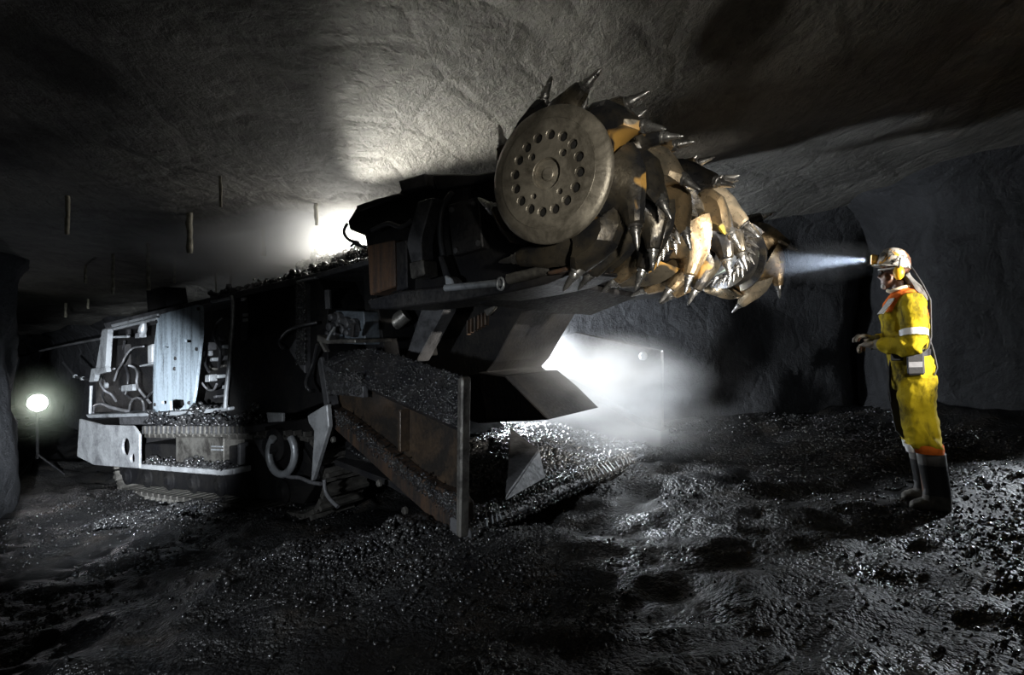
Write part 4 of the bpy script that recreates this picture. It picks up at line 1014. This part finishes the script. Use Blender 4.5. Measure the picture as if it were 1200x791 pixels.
PHI = math.atan((1090-CX)/F)*0.93
person.rotation_euler = (0, 0, -PHI); person.scale = (0.86, 1, 1)
def QR(u, v, y=0.0):                           # the same point after the worker has been turned
    p = Q(u, v, y)-PB; p.x *= 0.86; p.rotate(Matrix.Rotation(-PHI, 3, 'Z')); return PB+p
# the cap lamp's beam
cl = spot('cap_lamp_beam', QR(1019, 300, 0), QR(700, 297, 0.0), 700, 22, (0.80, 0.88, 1.0), 0.5, 0.02)

# ================================================================== lamp on a stand at the far left
LP = P(44, 472, 9.3)
fl = empty('flood_lamp', (LP.x, LP.y, float(ground(LP.x, LP.y))))
tag(fl, 'glaring lit work lamp on a stand at the far left', 'lamp')
MB().lathe(LP, V((-LP.x, -LP.y, 0)), [(-0.16, 0.06), (-0.12, 0.10), (-0.02, 0.15), (0.02, 0.16), (0.025, 0.14)], 20).build('housing', 'black_steel', fl, smooth=35)
MB().lathe(LP, V((-LP.x, -LP.y, 0)), [(0.026, 0.13), (0.032, 0.12)], 20).build('lens', 'lamp_white', fl, label='glowing lens')
MB().tube([LP-zz*0.14, V((LP.x, LP.y, fl.location.z+0.25))], 0.022, 8).build('pole', 'black_steel', fl, smooth=40)
for k in range(3):
    t = 2.094*k+0.4; MB().tube([V((LP.x, LP.y, fl.location.z+0.32)), V((LP.x+0.35*math.cos(t), LP.y+0.35*math.sin(t), float(ground(LP.x+0.35*math.cos(t), LP.y+0.35*math.sin(t)))))], 0.016, 6).build('leg', 'black_steel', fl)
to_cam = V((-LP.x, -LP.y, 0)).normalized()
spot('flood_lamp_light', LP+to_cam*0.06, LP+to_cam*3+V((1.2, 0, 0.3)), 9, 150, COOL, 0.6, 0.08)

# ================================================================== roof bolts
bolts = [(258, 203, 243, 0.012, 'thinnest bolt, hanging highest of all the roof bolts'), (222, 248, 297, 0.030, 'thick pale bolt, brightest of the hanging roof bolts'),
         (309, 265, 300, 0.026, 'pale bolt hanging closest to the glowing dust, left of it'), (370, 240, 264, 0.02, 'faint bolt inside the bright dust beside the boom'),
         (174, 280, 340, 0.022, 'long bolt hanging just above the small roof box'), (133, 296, 345, 0.020, 'slightly leaning bolt above the rear end of the machine'),
         (205, 297, 332, 0.016, 'dark bolt between the thick pale bolt and the small roof box'), (272, 302, 332, 0.022, 'dark bolt hanging over the middle of the roof plate'),
         (79, 236, 275, 0.018, 'dark bolt nearest the left rock pillar, upper one'), (100, 308, 332, 0.020, 'short faint bolt left of the leaning bolt'),
         (103, 344, 362, 0.022, 'short low bolt below the short faint bolt'), (253, 324, 346, 0.018, 'short dark bolt just above the roof plate edge'), (77, 350, 372, 0.02, 'faintest bolt far back by the left pillar')]
for u, v0, v1, r, lab in bolts:
    # where the ray meets the roof
    rr = ray(u, v0); d = (1.65)/(rr.z-0.085*rr.x+0.034); d = min(max(d, 3.0), 14.0)
    top = P(u, v0, d); bot = P(u+random.uniform(-1.5, 1.0), v1, d); top.z = float(ceil_z(top.x, top.y))+0.16
    n = 9; pts = [top.lerp(bot, k/n)+V((random.uniform(-1, 1), random.uniform(-1, 1), 0))*r*0.25 for k in range(n+1)]
    o = MB().tube(pts, [r*random.uniform(0.75, 1.15) for _ in pts], 8).build('roof_bolt', 'bolt', None, origin=top, smooth=60)
    tag(o, lab, 'bolt', 'bolts hanging from the mine roof')

# ================================================================== loose coal
rng = np.random.default_rng(5)
t_ = (1+5**0.5)/2
ICO = np.array([(-1, t_, 0), (1, t_, 0), (-1, -t_, 0), (1, -t_, 0), (0, -1, t_), (0, 1, t_), (0, -1, -t_), (0, 1, -t_), (t_, 0, -1), (t_, 0, 1), (-t_, 0, -1), (-t_, 0, 1)])/1.9
ICF = np.array([(0, 11, 5), (0, 5, 1), (0, 1, 7), (0, 7, 10), (0, 10, 11), (1, 5, 9), (5, 11, 4), (11, 10, 2), (10, 7, 6), (7, 1, 8), (3, 9, 4), (3, 4, 2), (3, 2, 6), (3, 6, 8), (3, 8, 9), (4, 9, 5), (2, 4, 11), (6, 2, 10), (8, 6, 7), (9, 8, 1)])
def lumps(name, pos, size, mat='coal', origin=(0, 0, 0), parent=None, label=None, cat='coal'):
    n = len(pos); pos = np.asarray(pos)-np.array(origin)
    A = rng.normal(size=(n, 3, 3)); Qm, _ = np.linalg.qr(A)
    sc = rng.uniform(0.55, 1.3, (n, 3))
    vv = ICO[None]*rng.uniform(0.72, 1.22, (n, 12, 1))*sc[:, None, :]
    vv = np.einsum('nij,nkj->nki', Qm, vv)*np.asarray(size)[:, None, None]+pos[:, None, :]
    ff = (ICF[None]+(np.arange(n)*12)[:, None, None]).reshape(-1, 3)
    me = bpy.data.meshes.new(name); me.vertices.add(n*12); me.vertices.foreach_set('co', vv.ravel())
    me.loops.add(len(ff)*3); me.loops.foreach_set('vertex_index', ff.ravel())
    me.polygons.add(len(ff)); me.polygons.foreach_set('loop_start', np.arange(len(ff))*3); me.polygons.foreach_set('loop_total', np.full(len(ff), 3))
    me.update(calc_edges=True); me.materials.append(M[mat])
    o = bpy.data.objects.new(name, me); C.objects.link(o)
    if parent is not None: o.parent = parent
    else: o.location = origin
    tag(o, label, cat if parent is None else None, None, 'stuff'); return o
# scattered over the floor
N = 105000
yy = np.exp(rng.uniform(math.log(1.5), math.log(9.5), N)); xx = rng.uniform(-0.98, 0.98, N)*yy
dens = fbm(xx*1.1+2, yy*1.1, 3.3, 3)*0.5+0.5
right = 1/(1+np.exp(-(xx-2.7)*2.5)); under = np.exp(-(((xx+0.9)/0.8)**2+((yy-4.0)/0.7)**2)); rear = np.exp(-(((xx+3.6)/1.1)**2+((yy-6.6)/0.9)**2))
keep = rng.uniform(0, 1, N) < np.clip((dens-0.52)*2.2, 0.01, 1)*0.5+0.45*right+0.9*under+0.9*rear
keep &= (xx < 4.5) & (xx > -5.4) & (yy < 8.2)
xx = xx[keep]; yy = yy[keep]
sz = 0.0035+0.012*rng.power(0.3, len(xx))+0.0009*yy+0.012*(rng.uniform(0, 1, len(xx)) > 0.985)
lumps('loose_coal', np.stack([xx, yy, ground(xx, yy)+sz*0.25], -1), sz, label='loose coal crumbs scattered over the mine floor')
# heap behind the pan corner under the machine and along the track
def heap(name, cx_, cy_, rx, ry, h, n, label):
    t = rng.uniform(0, 2*math.pi, n); r = np.sqrt(rng.uniform(0, 1, n)); x = cx_+rx*r*np.cos(t); y = cy_+ry*r*np.sin(t)
    z = ground(x, y)+h*(1-r**2)*(0.8+0.4*fbm(x*3, y*3, 1.0, 2)); s = rng.uniform(0.008, 0.024, n)
    return lumps(name, np.stack([x, y, z], -1), s, label=label)
heap('coal_heap', -1.05, 4.15, 0.75, 0.5, 0.13, 3400, 'glinting heap of coal crumbs below the near pan side')
heap('coal_heap', -3.7, 6.55, 1.0, 0.4, 0.12, 4200, 'glinting ridge of coal crumbs at the crawler track')
# coal on the pan
def bed(a, b):
    e = np.clip(a/1.05, 0, 1); e = e*e*(3-2*e)
    z = 0.12+0.36*e*(1-0.14*b)+0.06*np.clip(a/0.4, 0, 1)*fbm(a*2.2, b*2.2, 4.0, 3)
    gap = np.exp(-(((a-0.22)/0.20)**2+((b-0.62)/0.32)**2))
    return z-0.09*gap, gap
A_, B_ = np.meshgrid(np.linspace(0.02, 1.9, 34), np.linspace(0.0, 1.0, 60), indexing='ij'); B_ = 0.12+0.22*A_+B_*(PW-0.2-0.22*A_)
zb, _ = bed(A_, B_)
gpos = np.array(O)+A_[..., None]*np.array(d1)+B_[..., None]*np.array(d2); gpos[..., 2] += zb-0.02
bedo = grid_object('coal_bed', gpos[..., 0], gpos[..., 1], gpos[..., 2], 'coal', 'stuff'); tag(bedo, 'packed fine coal filling the gathering pan', 'coal')
n = 15000
a = rng.uniform(0.0, 1.75, n); b = rng.uniform(0.0, 1.0, n); b = 0.12+0.22*a+b*(PW-0.2-0.22*a)
mound, gap = bed(a, b)
pos = np.array(O)[None]+a[:, None]*np.array(d1)[None]+b[:, None]*np.array(d2)[None]; pos[:, 2] += mound-0.01
keep = rng.uniform(0, 1, n) > gap*0.85
lumps('pan_coal', pos[keep], rng.uniform(0.012, 0.034, keep.sum()), label='wet coal lumps heaped on the gathering pan')
n = 2600
a = rng.uniform(-0.08, 0.1, n); b = rng.uniform(0.02, PW-0.1, n)
pos = np.array(O)[None]+a[:, None]*np.array(d1)[None]+b[:, None]*np.array(d2)[None]; pos[:, 2] += np.interp(a, [-0.08, -0.05, 0.02, 0.1], [0.0, 0.05, 0.125, 0.135])
lumps('lip_coal', pos, rng.uniform(0.006, 0.018, n), label='coal crumbs stuck along the pan front lip')
# coal on ledge, rail, roof plate, bank, wing rails (points between pixel lines of lengthwise planes)
def strip_lumps(name, line, b0, b1, n, smin, smax, label, h=0.03, fn=None):
    L = [np.array(B(u, v, b0)) for u, v in line]; f = rng.uniform(0, len(L)-1, n); i = np.minimum(f.astype(int), len(L)-2); t = (f-i)[:, None]
    L = np.array(L); pos = L[i]*(1-t)+L[i+1]*t+rng.uniform(0, b1-b0, n)[:, None]*np.array(d2)[None]
    pos[:, 2] += rng.uniform(0, h, n)*(0.5+0.5*fbm(pos[:, 0]*5, pos[:, 1]*5, 0, 2))
    return lumps(name, pos, rng.uniform(smin, smax, n), label=label)
strip_lumps('ledge_coal', [(170, 499), (285, 500)], 0.30, 0.85, 1500, 0.012, 0.04, 'coal heaped along the side ledge of the machine', 0.22)
strip_lumps('rail_coal', [(168, 544.5), (205, 546.5), (262, 550)], 0.30, 0.7, 700, 0.012, 0.035, 'coal crumbs lying on the lower rail of the machine', 0.10)
strip_lumps('sill_coal', [(180, 483), (266, 477)], 0.40, 0.7, 320, 0.01, 0.025, 'coal crumbs on the sill of the open bays', 0.03)
strip_lumps('roof_coal', [(245, 349), (300, 336), (372, 319), (432, 304)], 0.44, 1.2, 1900, 0.012, 0.04, 'coal crumbs along the roof plate of the machine', 0.08)
strip_lumps('roof_coal', [(345, 321), (362, 313), (395, 303), (415, 303), (434, 301)], 0.9, 1.9, 1600, 0.025, 0.06, 'rough coal heap on the machine roof before the glowing dust', 0.16)
n = 2300
f = rng.uniform(0, 1, n); g = rng.uniform(0, 1, n)**1.6
oo = np.array([np.array(p) for p in outer]); ii = np.array([np.array(p) for p in inner])
fx = f*(len(oo)-1); i0 = np.minimum(fx.astype(int), len(oo)-2); tt = (fx-i0)[:, None]
po = oo[i0]*(1-tt)+oo[i0+1]*tt; pi_ = ii[i0]*(1-tt)+ii[i0+1]*tt
lumps('wing_coal', po*(1-g[:, None])+pi_*g[:, None]+np.array([0, 0, 0.005]), rng.uniform(0.005, 0.014, n), label='coal crumbs stuck on the top rail of the near pan side')
n = 1300
bl = np.array([np.array(Wp(u, v, -0.005)) for u, v in [(383, 480), (410, 497), (450, 533), (490, 567), (520, 585), (540, 600)]])
fx = rng.uniform(0, len(bl)-1, n); i0 = np.minimum(fx.astype(int), len(bl)-2); tt = (fx-i0)[:, None]
pos = bl[i0]*(1-tt)+bl[i0+1]*tt; pos[:, 2] += rng.normal(0, 0.035, n)
lumps('wing_coal', pos, rng.uniform(0.004, 0.012, n), label='coal crumbs stuck on the lower diagonal rail of the near pan side')
n = 900
pos = np.array([np.array(Wp(rng.uniform(378, 424), rng.uniform(436, 463), -0.01)) for _ in range(n)])
lumps('wing_coal', pos, rng.uniform(0.004, 0.011, n), label='coal crumbs stuck on the rib behind the near pan hinge')
n = 700
pos = np.array([np.array(B(rng.uniform(347, 357), 332+95*rng.uniform(0, 1), 0.39)) for _ in range(n)])
lumps('gusset_coal', pos, rng.uniform(0.005, 0.012, n), label='coal crumbs caked on the upright gusset of the side panel')

# ================================================================== dust clouds
def cloud(name, c, r, dens, label, color=(1, 1, 1), rotz=0.0, aniso=0.2, nscale=1.6, soft=1.5, lo=0.30, hi=0.68):
    t = NT(name+'_volume')
    tc = t.n('ShaderNodeTexCoord'); ln = t.n('ShaderNodeVectorMath', operation='LENGTH'); t.l(tc.outputs['Object'], ln.inputs[0])
    fall = t.math('POWER', t.math('MAXIMUM', t.math('SUBTRACT', 1.0, ln.outputs['Value']), 0.0), soft)
    nz = t.ramp(t.noise(tc.outputs['Object'], nscale, 3, 0.5), [(lo, 0.0), (hi, 1.0)])
    dn = t.math('MULTIPLY', t.math('MULTIPLY', fall, nz), dens)
    vsn = t.n('ShaderNodeVolumeScatter'); vsn.inputs['Color'].default_value = (*color, 1); vsn.inputs['Anisotropy'].default_value = aniso
    t.l(dn, vsn.inputs['Density']); t.l(vsn.outputs[0], t.out.inputs['Volume'])
    bm = bmesh.new(); bmesh.ops.create_icosphere(bm, subdivisions=3, radius=1.0)
    me = bpy.data.meshes.new(name); bm.to_mesh(me); bm.free(); me.materials.append(t.m)
    o = bpy.data.objects.new(name, me); C.objects.link(o); o.location = c; o.scale = r; o.rotation_euler = (0, 0, rotz)
    tag(o, label, 'dust', None, 'stuff'); return o
cloud('dust_cloud', P(686, 446, 5.9), (1.35, 0.9, 0.55), 4.0, 'pale drifting dust between the struts and the far pan side')
cloud('dust_cloud', P(356, 278, 6.5), (2.0, 1.0, 0.72), 9.0, 'glowing dust behind the boom above the machine roof', (1, 0.98, 0.92), 0, 0.2, 1.6, 1.3, 0.2, 0.62)
cloud('dust_cloud', P(612, 412, 6.9), (0.75, 0.6, 0.55), 6.0, 'bright white dust right beside the slanted edge of the conveyor throat')
cloud('dust_cloud', P(752, 495, 5.7), (1.0, 0.7, 0.42), 1.6, 'thin dust drifting low over the far end of the pan lip')
cloud('lamp_haze', QR(962, 300, 0), (0.44, 0.18, 0.17), 0.22, 'faint haze lit by the cap lamp beam', (0.8, 0.88, 1.0), -PHI, 0.3, 1.0, 0.6, 0.0, 0.3)
cloud('lamp_haze', LP+to_cam*0.35, (0.75, 0.55, 0.7), 1.2, 'added haze imitating the halo around the far work lamp', (0.85, 1.0, 0.8), 0, 0.3, 1.0, 2.0, 0.0, 0.3)  # greenish volume added to imitate the lamp's halo
